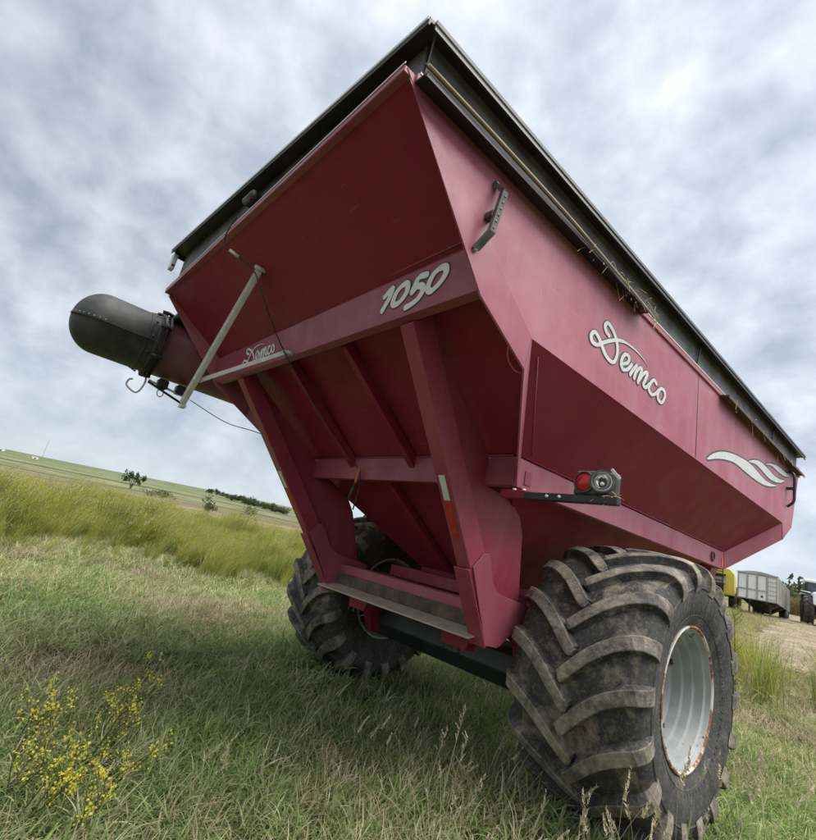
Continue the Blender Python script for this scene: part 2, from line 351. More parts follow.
def build_ground():
    rs = np.concatenate([[0.0], np.linspace(0.6, 14, 36), np.geomspace(14.6, 5200, 84)]); na = 240
    az = np.linspace(-180, 180, na, endpoint=False); V = []; Fd = []
    for r in rs[1:]:
        a = np.radians(az); x = CAM.x-r*np.sin(a); y = CAM.y+r*np.cos(a); z = ground_z(x, y)
        V += list(zip(x, y, z)); Fd += list(np.log(r)+0.0042*(az-80)*(1 if r > 30 else 0))
    F = []; m = len(rs)-1
    for i in range(m-1):
        for k in range(na):
            a = i*na+k; b = i*na+(k+1) % na; F.append((a, a+na, b+na, b))
    V.append((CAM.x, CAM.y, gz(CAM.x, CAM.y))); Fd.append(-1.0); c = len(V)-1
    for k in range(na): F.append((c, k, (k+1) % na))
    m_, n, l, b = newmat('ground')
    at = n.new('ShaderNodeAttribute'); at.attribute_name = 'fld'
    g = n.new('ShaderNodeNewGeometry'); P = g.outputs['Position']
    # far fields: strips of crop, stubble and pasture
    wob = nz(n, l, 0.012, 3, 0.5, P); ad = n.new('ShaderNodeMath'); ad.operation = 'MULTIPLY_ADD'; l.new(wob, ad.inputs[0]); ad.inputs[1].default_value = 0.10; l.new(at.outputs['Fac'], ad.inputs[2])
    mr = n.new('ShaderNodeMapRange'); l.new(ad.outputs[0], mr.inputs[0]); mr.inputs[1].default_value = math.log(40); mr.inputs[2].default_value = math.log(1000)
    lp = lambda r: (math.log(r)+0.05-math.log(40))/(math.log(1000)-math.log(40))
    st = [(0, (0.40, 0.33, 0.18)), (lp(95), (0.45, 0.36, 0.21)), (lp(120), (0.33, 0.27, 0.16)), (lp(175), (0.31, 0.28, 0.16)), (lp(205), (0.30, 0.31, 0.16)),
          (lp(208), (0.10, 0.125, 0.06)), (lp(222), (0.10, 0.125, 0.06)), (lp(225), (0.36, 0.35, 0.19)), (lp(300), (0.33, 0.34, 0.18)), (lp(304), (0.13, 0.16, 0.08)),
          (lp(330), (0.13, 0.16, 0.08)), (lp(336), (0.40, 0.39, 0.22)), (lp(420), (0.27, 0.31, 0.16)), (lp(560), (0.31, 0.34, 0.18)), (lp(575), (0.17, 0.20, 0.10)), (lp(605), (0.27, 0.31, 0.16)), (1, (0.24, 0.28, 0.15))]
    far = ramp(n, l, mr.outputs[0], st)
    far = mixc(n, l, 0.9, far, ramp(n, l, nz(n, l, 0.05, 5, 0.6, P), [(0.3, (0.22, 0.23, 0.22)), (0.7, (0.62, 0.62, 0.60))]), 'MULTIPLY')
    near = ramp(n, l, nz(n, l, 2.2, 6, 0.7, P), [(0.3, (0.035, 0.032, 0.016)), (0.55, (0.075, 0.072, 0.032)), (0.75, (0.13, 0.11, 0.06))])
    fr = n.new('ShaderNodeMapRange'); l.new(at.outputs['Fac'], fr.inputs[0]); fr.inputs[1].default_value = math.log(24); fr.inputs[2].default_value = math.log(50)
    l.new(mixc(n, l, fr.outputs[0], near, far), b.inputs['Base Color']); b.inputs['Roughness'].default_value = 0.95
    b.inputs['Specular IOR Level'].default_value = 0.1
    bump(n, l, b, nz(n, l, 14, 5, 0.7, P), 0.5, 0.03)
    o = mesh_obj('ground', V, F, 'ground', smooth=True, kind='structure')
    a = o.data.attributes.new('fld', 'FLOAT', 'POINT'); a.data.foreach_set('value', np.array(Fd, dtype=np.float32))
    return o
build_ground()
# worn dirt track running up past the parked trailer
def build_track():
    simple('track_dirt', (0.15, 0.115, 0.075), (0.30, 0.24, 0.16), 1.1, 0.95, bmp=0.5, bscale=6)
    V, F = [], []; A = [polar(13.2, 17), polar(12.0, 22), polar(10.9, 28), polar(10.4, 36), polar(10.3, 48), polar(10.8, 70)]
    pts = catmull([Vector((p[0], p[1], 0)) for p in A], 10)
    for i, p in enumerate(pts):
        t = (pts[min(i+1, len(pts)-1)]-pts[max(i-1, 0)]).normalized(); nn = Vector((-t.y, t.x, 0)); hw = 1.35+0.35*math.sin(i*1.3)
        for k in range(7):
            q = p+nn*hw*(k/3-1); V.append((q.x, q.y, gz(q.x, q.y)+0.03-0.02*abs(k-3)/3))
    for i in range(len(pts)-1):
        for k in range(6):
            a = i*7+k; F.append((a, a+1, a+8, a+7))
    mesh_obj('dirt_track', V, F, 'track_dirt', smooth=True, kind='structure')
    return [Vector((p.x, p.y)) for p in pts]
TRACK = build_track()

# ------------------------------------------------------------------ the grain cart
W_ = 1.75; YR = 0.777; ZT = 3.41; YF = 7.72; ZK = 2.636; YK0 = 1.88; YK1 = 6.909; XS = 1.347; ZS = 2.163; YS0 = 2.457; YS1 = 6.331; ZB_ = 1.97
YM = (YS0+YS1)/2
cart = thing('grain_cart', 'big red two-wheeled grain cart with black tarp rails and folded unloading auger', 'grain cart', (0, 4.0, 0))
XL, YL, ZL = -1.765, 0.752, 3.372           # the rear left top corner sits a little low
def mir(p): return (-p[0], p[1], p[2])
def fro(p): return (p[0], 2*YM-p[1], p[2])
# rear end sheets
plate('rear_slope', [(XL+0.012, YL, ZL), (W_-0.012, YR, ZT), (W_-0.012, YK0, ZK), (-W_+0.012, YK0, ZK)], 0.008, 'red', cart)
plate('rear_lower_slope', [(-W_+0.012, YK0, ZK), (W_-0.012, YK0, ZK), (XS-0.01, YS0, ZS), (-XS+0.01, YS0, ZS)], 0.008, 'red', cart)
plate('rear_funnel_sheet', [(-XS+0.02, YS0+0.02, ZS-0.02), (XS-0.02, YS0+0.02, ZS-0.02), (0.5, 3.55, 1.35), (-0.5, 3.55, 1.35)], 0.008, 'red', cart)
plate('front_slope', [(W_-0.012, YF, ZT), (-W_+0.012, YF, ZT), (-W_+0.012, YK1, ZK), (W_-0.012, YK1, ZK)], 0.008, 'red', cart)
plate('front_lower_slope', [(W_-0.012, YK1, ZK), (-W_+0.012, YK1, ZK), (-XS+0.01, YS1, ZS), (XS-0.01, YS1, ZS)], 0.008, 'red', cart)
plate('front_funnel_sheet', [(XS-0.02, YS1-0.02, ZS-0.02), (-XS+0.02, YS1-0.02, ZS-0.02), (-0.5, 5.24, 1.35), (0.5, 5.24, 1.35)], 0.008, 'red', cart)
SIDE = {}
for s in (1, -1):
    X = W_*s; rt = (X, YR, ZT) if s > 0 else (XL, YL, ZL)
    poly = [rt, (X, 1.455, 2.66), (X, 1.854, 2.45), (X, YK0, ZK), (X, YK1, ZK), (X, 6.935, 2.45), (X, 7.334, 2.66), (X, YF, ZT)]
    if s > 0: poly = poly[::-1]
    SIDE[s] = prism('side_panel', poly, (-0.010*s, 0, 0), 'red_faded_skylit', cart, 0.002)
    q = [(X, YK0, ZK), (X, YK1, ZK), (XS*s, YS1, ZS), (XS*s, YS0, ZS)]
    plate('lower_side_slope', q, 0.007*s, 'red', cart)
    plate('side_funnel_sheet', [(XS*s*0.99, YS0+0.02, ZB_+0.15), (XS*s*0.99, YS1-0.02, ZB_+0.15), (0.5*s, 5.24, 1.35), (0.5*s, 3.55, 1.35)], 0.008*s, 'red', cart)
    fl = [(X, YR+0.02, ZT-0.04) if s > 0 else (X, YL+0.02, ZL-0.04), (X, 1.457, 2.662), (X, 1.856, 2.452), (X, YK0-0.004, ZK+0.002), (X, 1.273, 3.078), (X, 0.913, 3.297)]
    prism('end_flange', fl, (0.0025*s, 0, 0), 'red_band', cart)
    bar('rim_edge_strip', (X+0.016*s, YR+0.06, ZT+0.013), (X+0.016*s, YF, ZT+0.013), (0.004, 0, 0), (0, 0, 0.010), 'galvanised', cart, 0)
    # hanging corner plates along both ends of the slope
    plate('corner_plate', [(X-0.004*s, YK0-0.003, ZK), (X-0.004*s, 1.851, 2.45), (XS*s, YS0-0.003, ZB_), (XS*s, YS0-0.003, ZS)], 0.010, 'red_faded_skylit', cart)
    plate('corner_plate', [(X-0.004*s, YK1+0.003, ZK), (X-0.004*s, 6.938, 2.45), (XS*s, YS1+0.003, ZB_), (XS*s, YS1+0.003, ZS)], 0.010, 'red_faded_skylit', cart)
    # ring frame
    box('side_beam', (XS*s-0.06 if s > 0 else XS*s, YS0+0.012, ZB_), (XS*s if s > 0 else XS*s+0.06, YS1-0.012, ZS-0.004), 'red_faded_skylit', cart)
    # weld seams
    tube('weld_seam', [(1.7495*s, 0.913, 3.297), (1.7495*s, 1.273, 3.078), (1.7495*s, YK0, ZK+0.004)], 0.0014, 'red_faded_skylit', cart, 6)
    tube('weld_seam', [(1.7505*s, 4.19, 3.40), (1.7505*s, 4.205, ZK+0.01)], 0.003, 'brown_dirt', cart, 6)
    tube('weld_seam', [((W_-0.05)*s+0.012*s, YK0+0.13, ZK-0.045), ((XS+0.02)*s+0.006*s, YS0+0.09, ZS+0.03)], 0.005, 'red_band', cart, 6)
    tube('weld_seam', [(XS*s+0.006*s, YS0+0.05, ZS+0.004), (XS*s+0.006*s, YS1-0.05, ZS+0.004)], 0.007, 'red', cart, 6)
box('rear_cross_beam', (-XS+0.003, YS0-0.02, ZB_), (XS-0.003, YS0+0.045, ZS-0.004), 'red_band', cart)
box('front_cross_beam', (-XS+0.003, YS1-0.045, ZB_), (XS-0.003, YS1+0.02, ZS-0.004), 'red_band', cart)
tube('weld_seam', [(-XS+0.03, YS0-0.022, ZS+0.002), (XS-0.03, YS0-0.022, ZS+0.002)], 0.007, 'red_leg', cart, 6)
# red top rim
prism('top_rim', [(XL-0.004, YL-0.012, ZL-0.026), (XL-0.004, YL-0.012, ZL+0.010), (XL-0.004, YL+0.045, ZL+0.010), (XL-0.004, YL+0.035, ZL-0.026)], (W_-XL, YR-YL, ZT-ZL), 'red_band', cart, 0.004)
for s in (1, -1):
    bar('top_rim', (W_*s, YR+0.05, ZT-0.012), (W_*s, YF, ZT-0.012), (0.03, 0, 0), (0, 0, 0.045), 'red_faded_skylit', cart)
bar('rim_edge_strip', (XL, YL-0.014, ZL+0.014), (W_, YR-0.014, ZT+0.014), (0, 0.004, 0), (0, 0, 0.008), 'galvanised', cart, 0)
# lettered band hanging below the rear slope
bandp = [(1.425, 2.965), (1.400, 2.925), (1.445, 2.69), (1.505, 2.682), (1.507, 2.69), (1.452, 2.700), (1.410, 2.92), (1.432, 2.957)]
band = prism('name_band', [(-W_+0.014, y, z) for y, z in bandp], (2*W_-0.028, 0, 0), 'red_band', cart, 0.0015)
tube('weld_seam', [(-W_+0.03, 1.392, 2.972), (W_-0.03, 1.392, 2.972)], 0.004, 'red_faded_skylit', cart, 6)
# stiffening ribs on the underside
for x in (-0.46, 0.36):
    tn = Vector((0, -0.577, -0.817))
    prism('rib', [(x-0.03, 1.63, 2.79), (x+0.03, 1.63, 2.79), (x+0.03, 2.50, 2.12), (x-0.03, 2.50, 2.12)], tn*0.075, 'red', cart, 0.004)
for x in (-0.05, 0.75):
    tn = Vector((0, -0.6, -0.8)); x2 = x*0.62
    prism('rib', [(x-0.025, 2.52, 2.07), (x+0.025, 2.52, 2.07), (x2+0.025, 3.5, 1.385), (x2-0.025, 3.5, 1.385)], tn*0.055, 'red', cart, 0.004)
box('trough', (-0.5, 3.56, 1.16), (0.5, 5.23, 1.35), 'red', cart)
# legs
def lx(z): return 1.02+0.13*(z-0.95)
BOOT = [(2.48, 1.443), (2.552, 1.536), (2.60, 1.545), (2.64, 1.50), (2.712, 1.376), (2.76, 1.33), (2.817, 1.303), (2.922, 1.287), (3.206, 1.248), (3.21, 1.20), (2.96, 0.972), (2.92, 0.955), (2.794, 0.965)]
def leg(s, front):
    f = fro if front else (lambda p: p)
    def ex(poly, off, th, name, mat, bev=0.004, parent=cart):
        pts = [f(((lx(z)+off)*s, y, z)) for y, z in poly]; return prism(name, pts, (-th*s, 0, 0), mat, parent, bev)
    legp = [(1.48, 2.66), (2.85, 0.955), (2.975, 1.045), (1.60, 2.76)]
    lg = ex(legp, 0.0, 0.115, 'leg', 'red_leg')
    web = [(1.62, 2.745), (2.43, 2.14), (2.50, 1.966), (2.62, 1.955), (2.78, 1.92), (2.90, 1.85), (2.98, 1.73), (3.13, 1.27), (3.16, 0.99), (2.96, 1.06)]
    ex(web, -0.05, 0.010, 'leg_web', 'red_leg', 0.002)
    ex(BOOT, 0.013, 0.010, 'leg_boot_plate', 'red_band', 0.003)
    ex(BOOT, -0.118, 0.010, 'leg_boot_plate', 'red_band', 0.003)
    # rear facing wrap of the boot
    a = Vector((0, 2.458, 1.425)); b = Vector((0, 2.81, 0.955)); n = Vector((0, -0.78, -0.625))*0.012
    pts = [f(((lx(p.z)+o)*s, p.y, p.z)) for p, o in ((a, 0.012), (b, 0.012), (b, -0.125), (a, -0.125))]
    nn = f(tuple(n)); nn = Vector((0, -n.y if front else n.y, n.z)); prism('leg_boot_wrap', pts, nn, 'red_leg', cart, 0.003)
    if not front:
        t = Vector((0, 1.37, -1.705)).normalized()
        for k, (d0, d1, mm) in enumerate(((0.93, 1.10, 'reflect_white'), (1.10, 1.36, 'reflect_red'))):
            p0 = Vector((0, 1.48, 2.66))+t*d0; p1 = Vector((0, 1.48, 2.66))+t*d1; nn = Vector((0, -0.78, -0.625))*0.003
            prism('reflector_tape', [((lx(p.z)-o)*s, p.y, p.z) for p, o in ((p0, 0.035), (p1, 0.035), (p1, 0.085), (p0, 0.085))], nn, mm, lg)
for s in (1, -1):
    leg(s, False); leg(s, True)
    box('frame_rail', (0.86*s-0.05, 2.95, 1.0), (0.86*s+0.05, 5.9, 1.2), 'red_leg', cart)
    prism('axle_bracket', [(0.90*s, 3.25, 1.0), (0.90*s, 4.2, 1.0), (0.90*s, 3.95, 0.62), (0.90*s, 3.42, 0.62)], (0.10*s, 0, 0), 'red', cart, 0.004)
prism('rear_sill_beam', [(-0.955, 2.885, 0.99), (-0.955, 2.885, 1.215), (-0.955, 3.02, 1.215), (-0.955, 3.02, 0.99)], (1.91, 0, 0), 'red_band', cart, 0.006)
prism('sill_angle_web', [(-0.965, 2.858, 1.04), (-0.965, 2.858, 1.135), (-0.965, 2.878, 1.135), (-0.965, 2.878, 1.03)], (1.93, 0, 0), 'brown_dirt', cart, 0.002)
prism('sill_angle_ledge', [(-0.965, 2.695, 0.985), (-0.965, 2.695, 0.998), (-0.965, 2.880, 1.038), (-0.965, 2.880, 1.024)], (1.93, 0, 0), 'dusty_steel', cart, 0.002)
box('inner_cross_beam', (-0.80, 3.42, 1.20), (0.80, 3.545, 1.302), 'red_leg', cart)
for x in (-0.62, 0.62):
    prism('hitch_bracket', [(x-0.16, 2.95, 0.985), (x+0.16, 2.95, 0.985), (x+0.12, 2.95, 0.86), (x-0.12, 2.95, 0.86)], (0, 0.10, 0), 'red', cart, 0.003)
    for k in (-1, 0, 1): tube('bolt', [(x+k*0.08, 2.93, 0.86), (x+k*0.08, 2.93, 0.83)], 0.010, 'dark_steel', cart, 6)
prism('axle_beam', [(-1.10, y, z) for y, z in ((3.66, 0.875), (3.50, 0.85), (3.475, 0.71), (3.55, 0.59), (3.95, 0.59), (4.0, 0.875))], (2.20, 0, 0), 'axle_black', cart, 0.008)
box('tongue', (-0.14, 5.9, 0.80), (0.14, 10.2, 1.05), 'red_leg', cart, 0.01)
box('tongue_cross_member', (-0.90, 5.75, 0.92), (0.90, 5.93, 1.15), 'red_leg', cart, 0.008)
tube('jack_stand', [(0.25, 9.5, 0.05), (0.25, 9.5, 1.25)], 0.05, 'black_metal', cart, 12)

# lettering
DEMCO = {'a': [(2.655, 3.019), (2.614, 3.031), (2.596, 3.061), (2.627, 3.094), (2.686, 3.081), (2.741, 3.045), (2.774, 2.994), (2.781, 2.939), (2.752, 2.877), (2.701, 2.861), (2.633, 2.876), (2.587, 2.908), (2.531, 2.949), (2.478, 2.961), (2.446, 2.92), (2.467, 2.889), (2.524, 2.893), (2.579, 2.93), (2.661, 2.983), (2.76, 3.035), (2.841, 3.064)], 'b': [(2.76, 3.035), (2.841, 3.064), (2.947, 3.079), (3.06, 3.079), (3.161, 3.066), (3.233, 3.045)], 'e': [(2.873, 2.913), (2.931, 2.948), (2.945, 2.991), (2.894, 2.992), (2.855, 2.952), (2.843, 2.902), (2.88, 2.875), (2.939, 2.903), (2.988, 2.955)], 'm1': [(2.979, 2.881), (3.012, 2.927), (3.062, 2.983)], 'm2': [(3.039, 2.881), (3.06, 2.933), (3.112, 2.985), (3.14, 2.982), (3.121, 2.931), (3.097, 2.872)], 'm3': [(3.115, 2.898), (3.157, 2.951), (3.209, 2.992), (3.231, 2.982), (3.201, 2.925), (3.182, 2.887), (3.22, 2.88), (3.27, 2.924)], 'c': [(3.386, 2.975), (3.342, 2.985), (3.288, 2.937), (3.272, 2.885), (3.324, 2.866), (3.382, 2.895), (3.431, 2.94)], 'o': [(3.462, 2.964), (3.527, 2.97), (3.542, 2.928), (3.498, 2.869), (3.442, 2.867), (3.42, 2.902), (3.462, 2.964)]}
WAVES = {'w1': [(4.456, 2.704), (4.593, 2.794), (4.806, 2.873), (5.057, 2.932), (5.374, 2.976), (5.651, 2.995), (5.898, 2.978), (6.161, 2.96), (6.41, 2.975), (6.645, 3.011), (6.44, 2.95), (6.163, 2.898), (5.853, 2.875), (5.518, 2.87), (5.208, 2.873), (4.964, 2.84), (4.703, 2.78)], 'w2': [(5.602, 3.004), (5.768, 3.065), (5.995, 3.113), (6.265, 3.115), (6.553, 3.101), (6.797, 3.121), (7.003, 3.156), (6.861, 3.098), (6.614, 3.042), (6.324, 3.018), (6.051, 3.034), (5.845, 3.04)], 'w3': [(6.182, 3.133), (6.376, 3.194), (6.672, 3.25), (6.99, 3.266), (7.225, 3.271), (7.022, 3.213), (6.734, 3.19), (6.434, 3.185)]}
NUM = {'one': [(1.006, 2.847), (1.078, 2.881), (1.057, 2.832), (0.993, 2.766)], 'z1': [(1.205, 2.873), (1.167, 2.871), (1.121, 2.845), (1.092, 2.796), (1.11, 2.775), (1.158, 2.782), (1.207, 2.818), (1.218, 2.857), (1.205, 2.873)], 'f1': [(1.372, 2.876), (1.324, 2.88), (1.302, 2.871), (1.283, 2.845), (1.257, 2.809)], 'f2': [(1.258, 2.807), (1.303, 2.828), (1.337, 2.821), (1.344, 2.793), (1.31, 2.758), (1.258, 2.741), (1.207, 2.733)], 'z2': [(1.509, 2.875), (1.469, 2.878), (1.421, 2.857), (1.386, 2.803), (1.404, 2.775), (1.445, 2.783), (1.5, 2.818), (1.52, 2.85), (1.509, 2.875)]}
REAR = {'a': [(-0.948, 2.842), (-0.982, 2.849), (-1.006, 2.869), (-0.997, 2.892), (-0.95, 2.884), (-0.9, 2.861), (-0.859, 2.828), (-0.834, 2.793), (-0.829, 2.751), (-0.856, 2.737), (-0.907, 2.744), (-0.952, 2.763), (-1.008, 2.789), (-1.053, 2.795), (-1.061, 2.765), (-1.032, 2.743), (-0.991, 2.749), (-0.966, 2.778), (-0.93, 2.817), (-0.884, 2.855), (-0.843, 2.875)], 'b': [(-0.884, 2.855), (-0.843, 2.875), (-0.784, 2.885), (-0.72, 2.887), (-0.662, 2.88), (-0.618, 2.869)], 'e': [(-0.768, 2.78), (-0.747, 2.804), (-0.754, 2.831), (-0.784, 2.83), (-0.793, 2.803), (-0.782, 2.771), (-0.75, 2.756), (-0.726, 2.776), (-0.717, 2.81)], 'm1': [(-0.695, 2.764), (-0.694, 2.793), (-0.686, 2.829)], 'm2': [(-0.663, 2.767), (-0.67, 2.799), (-0.66, 2.831), (-0.644, 2.83), (-0.636, 2.799), (-0.629, 2.764)], 'm3': [(-0.628, 2.78), (-0.625, 2.813), (-0.612, 2.838), (-0.598, 2.833), (-0.594, 2.799), (-0.591, 2.776), (-0.57, 2.774), (-0.56, 2.8)], 'c': [(-0.523, 2.832), (-0.546, 2.837), (-0.556, 2.808), (-0.547, 2.779), (-0.516, 2.77), (-0.499, 2.788), (-0.491, 2.814)], 'o': [(-0.485, 2.828), (-0.459, 2.833), (-0.44, 2.811), (-0.44, 2.778), (-0.464, 2.775), (-0.484, 2.793), (-0.485, 2.828)]}
def s3(y, z, l): return (W_+l, y, z)
def b3(x, z, l): return (x, 1.400+(2.925-z)/0.235*0.045-l, z)
def lettering(D, to3d, wd, ol, parent, thin='b', name='lettering', white='decal_white'):
    for mat, ex, lift in (('decal_black', ol, 0.0015), (white, 0.0, 0.0035)):
        V, F = [], []
        for i, (k, P) in enumerate(D.items()):
            tp = (lambda t: max(0.10, 0.85-0.85*t)) if k == thin else None
            ribbon(V, F, P, wd+ex, to3d, lift+0.00008*i, tp)
        mesh_obj(name if ex == 0 else name+'_outline', V, F, mat, parent)
lettering(DEMCO, s3, 0.031, 0.017, SIDE[1])
lettering(NUM, b3, 0.038, 0.014, band, thin='', white='decal_shade_lift')
lettering(REAR, b3, 0.019, 0.006, band, white='decal_shade_lift')
for k, P in WAVES.items():
    for mat, gr, lift in (('decal_black', 0.014, 0.0012), ('decal_white', 0.0, 0.003)):
        C_ = catmull([Vector((p[0], p[1], 0)) for p in P+[P[0]]], 4)[:-1]; n = len(C_); c0 = sum(C_, Vector())/n; V = []
        for i in range(n):
            t = (C_[(i+1) % n]-C_[i-1]).normalized(); nn = Vector((-t.y, t.x, 0)); V.append(s3(C_[i].x+nn.x*gr, C_[i].y+nn.y*gr, lift+(0.0003 if k == 'w1' else 0.0)))
        mesh_obj('wave_stripe', V, [tuple(range(n))], mat, SIDE[1])

# black top extension boards, overhanging tarp lip, and the tarp itself
ZL0, ZL1, ZLL = 3.422, 3.655, 3.80
prism('extension_board', [(-1.74, 0.80, 3.392), (1.72, 0.865, ZL0), (1.72, 0.865, ZL1), (-1.74, 0.80, ZLL+0.012)], (0, 0.012, 0), 'board_grey', cart)
prism('extension_board', [(-1.72, YF-0.06, ZL0), (1.72, YF-0.06, ZL0), (1.72, YF-0.06, ZL1), (-1.72, YF-0.06, ZL1)], (0, 0.012, 0), 'board_grey', cart)
for s in (1, -1):
    prism('extension_board', [(1.722*s, 0.88 if s > 0 else 0.83, ZL0), (1.722*s, YF-0.07, ZL0), (1.732*s, YF-0.07, ZL1), (1.732*s, 0.88 if s > 0 else 0.83, ZL1 if s > 0 else ZLL)], (0.012*s, 0, 0), 'board_grey', cart)
    y0 = 0.80 if s > 0 else 0.69
    zr = ZL1 if s > 0 else ZLL
    prism('tarp_lip', [(1.70*s, y0+0.10, zr), (1.805*s, y0+0.02, zr-0.012), (1.812*s, y0+0.02, zr-0.045), (1.822*s, y0+0.02, zr-0.045), (1.818*s, y0+0.02, zr+0.012), (1.70*s, y0+0.10, zr+0.022)], (0, YF-y0-0.02, ZL1-zr), 'black_metal', cart, 0.002)
    bar('lip_sky_highlight', (1.824*s, y0+0.02, zr-0.002), (1.824*s, YF, ZL1-0.002), (0.004, 0, 0), (0, 0, 0.022), 'board_grey', cart, 0)  # added strip, paler than the lip: sky light painted on its edge
    for k in range(2):
        yy = 4.15+k*2.3; bar('board_stay', (1.742*s, yy, ZL0+0.01), (1.775*s, yy, ZL1-0.01), (0, 0.02, 0), (0.012, 0, 0), 'black_metal', cart)
prism('tarp_lip', [(-1.80, 0.69, ZLL-0.012), (-1.80, 0.685, ZLL-0.035), (-1.80, 0.675, ZLL-0.035), (-1.80, 0.678, ZLL+0.012), (-1.80, 0.83, ZLL+0.022), (-1.80, 0.83, ZLL)], (3.61, 0.112, ZL1-ZLL), 'black_metal', cart, 0.002)
bar('lip_sky_highlight', (-1.80, 0.672, ZLL), (1.81, 0.784, ZL1), (0, 0.004, 0), (0, 0, 0.018), 'galvanised', cart, 0)  # rear lip highlight: sky-lit edge drawn as a pale bar
for k in range(9):
    t = k/8; tube('bolt', [(-1.7+3.4*t, 0.70+0.11*t, ZLL+(ZL1-ZLL)*t+0.01), (-1.7+3.4*t, 0.70+0.11*t, ZLL+(ZL1-ZLL)*t+0.036)], 0.010, 'dark_steel', cart, 6)
bar('corner_strut', (1.735, 0.875, ZL0), (1.79, 0.85, ZL1-0.01), (0.008, 0, 0), (0, 0.008, 0), 'board_grey', cart)
box('corner_bracket', (-1.83, 0.70, 3.60), (-1.745, 0.74, 3.76), 'galvanised', cart)
bar('corner_pin', (-1.90, 0.72, 3.66), (-1.74, 0.72, 3.635), (0, 0.025, 0), (0, 0, 0.025), 'dark_steel', cart)
box('tarp_ratchet', (0.02, 0.735, 3.50), (0.12, 0.82, 3.59), 'black_metal', cart, 0.012)
tube('ratchet_drum', [(0.00, 0.755, 3.545), (0.14, 0.76, 3.548)], 0.032, 'dark_steel', cart, 12)
V, F = [], []; nx, ny = 16, 2
for j in range(ny):
    for i in range(nx+1):
        t = i/nx*2-1; V.append((1.79*t, (0.74+0.055*(t+1) if j == 0 else YF+0.02), (ZLL+(ZL1-ZLL)*(t+1)/2 if j == 0 else ZL1)+0.026+(0.0 if j == 0 else 0.10)*(1-t*t)))
for i in range(nx): F.append((i, i+1, i+nx+2, i+nx+1))
mesh_obj('tarp', V, F, 'tarp_black', cart, smooth=True)
for y, c in ((YF-0.02, 1),):
    V = [(1.77*(i/16*2-1), (0.72+0.055*(i/16*2) if c == 0 else y), ZL1+0.024+0.095*(1-(i/16*2-1)**2)) for i in range(17)]
    mesh_obj('tarp_end_cap', V, [tuple(range(17))], 'tarp_black', cart)
# latch plates and the loose roll tube along the right side
for y0, y1 in ((0.83, 3.05), (4.7, 7.60)):
    prism('latch_plate', [(1.752, y0, 3.385), (1.835, y0, 3.375), (1.835, y0, 3.345), (1.826, y0, 3.345), (1.826, y0, 3.366), (1.752, y0, 3.372)], (0, y1-y0, 0), 'brown_dirt' if y0 > 4 else 'black_metal', cart, 0.001)
pts = catmull([Vector(p) for p in ((1.845, 0.82, 3.388), (1.85, 1.3, 3.387), (1.852, 1.9, 3.382), (1.845, 2.35, 3.372), (1.85, 2.75, 3.345), (1.84, 3.08, 3.335))], 6)
tube('roll_tube', pts, 0.0075, 'dusty_steel', cart, 10)
tube('roll_tube_rail', [Vector((p.x-0.035, p.y, p.z+0.035)) for p in pts[:-3]], 0.005, 'dark_steel', cart, 8)
# grab handles
def grab(Y0, ztop, zbot, name='grab_handle', sc=1.0):
    x = W_; pts = [(x+0.012, Y0+0.02, ztop), (x+0.060, Y0+0.035, ztop-0.06*sc), (x+0.060, Y0-0.005, zbot+0.09*sc), (x+0.012, Y0-0.035, zbot)]
    h = None
    V, F = [], []
    for i in range(3):
        a, b = Vector(pts[i]), Vector(pts[i+1]); d = (b-a).normalized(); wv = Vector((0, 0.036, 0)); hv = d.cross(wv).normalized()*0.022
        base = len(V)
        for p in (a-d*0.006, b+d*0.006):
            for q in (-wv/2-hv/2, wv/2-hv/2, wv/2+hv/2, -wv/2+hv/2): V.append(p+q)
        F += [(base, base+1, base+2, base+3), (base+4, base+7, base+6, base+5)]+[(base+k, base+4+k, base+4+(k+1) % 4, base+(k+1) % 4) for k in range(4)]
    h = mesh_obj(name, V, F, 'lamp_housing', cart)
    box('handle_stub', (x, Y0-0.012, (ztop+zbot)/2-0.02), (x+0.052, Y0+0.026, (ztop+zbot)/2+0.018), 'dark_steel', h)
    for k in range(6):
        z = ztop-0.09-k*(ztop-zbot-0.2)/5; y = Y0+0.035-0.04*(k/5); tube('grip_hole', [(x+0.070, y, z), (x+0.0725, y, z)], 0.007, 'black_metal', h, 8)
    for z, y in ((ztop, Y0+0.02), (zbot, Y0-0.035)): tube('bolt', [(x, y, z), (x+0.02, y, z)], 0.014, 'galvanised', h, 6)
grab(1.395, 3.265, 2.86)
V = [(W_+0.012, 7.125, 3.30), (W_+0.07, 7.12, 3.25), (W_+0.075, 7.10, 3.05), (W_+0.07, 7.09, 2.93), (W_+0.012, 7.075, 2.86)]
g2 = tube('grab_handle', catmull([Vector(v) for v in V], 4), 0.016, 'black_metal', cart, 8)
box('handle_stub', (W_, 7.08, 3.07), (W_+0.07, 7.12, 3.10), 'black_metal', g2)
# lift eye and reflectors on the side beam
V = [(XS+0.012, 5.95+0.045*math.sin(a), 2.06+0.045*math.cos(a)) for a in [2*math.pi*k/14 for k in range(15)]]
tube('lift_eye', V, 0.008, 'dark_steel', cart, 6)
box('reflector', (XS+0.001, YS0+0.08, 2.00), (XS+0.006, YS0+0.15, 2.09), 'red_leg', cart, 0.001)
box('reflector', (XS+0.001, YS1-0.09, 1.985), (XS+0.006, YS1-0.04, 2.08), 'orange_cord', cart, 0.001)
for k in (0, 1): tube('bolt', [(XS+0.02+k*0.07, YS0-0.03, ZB_-0.02), (XS+0.02+k*0.07, YS0-0.03, ZB_-0.05)], 0.012, 'galvanised', cart, 6)
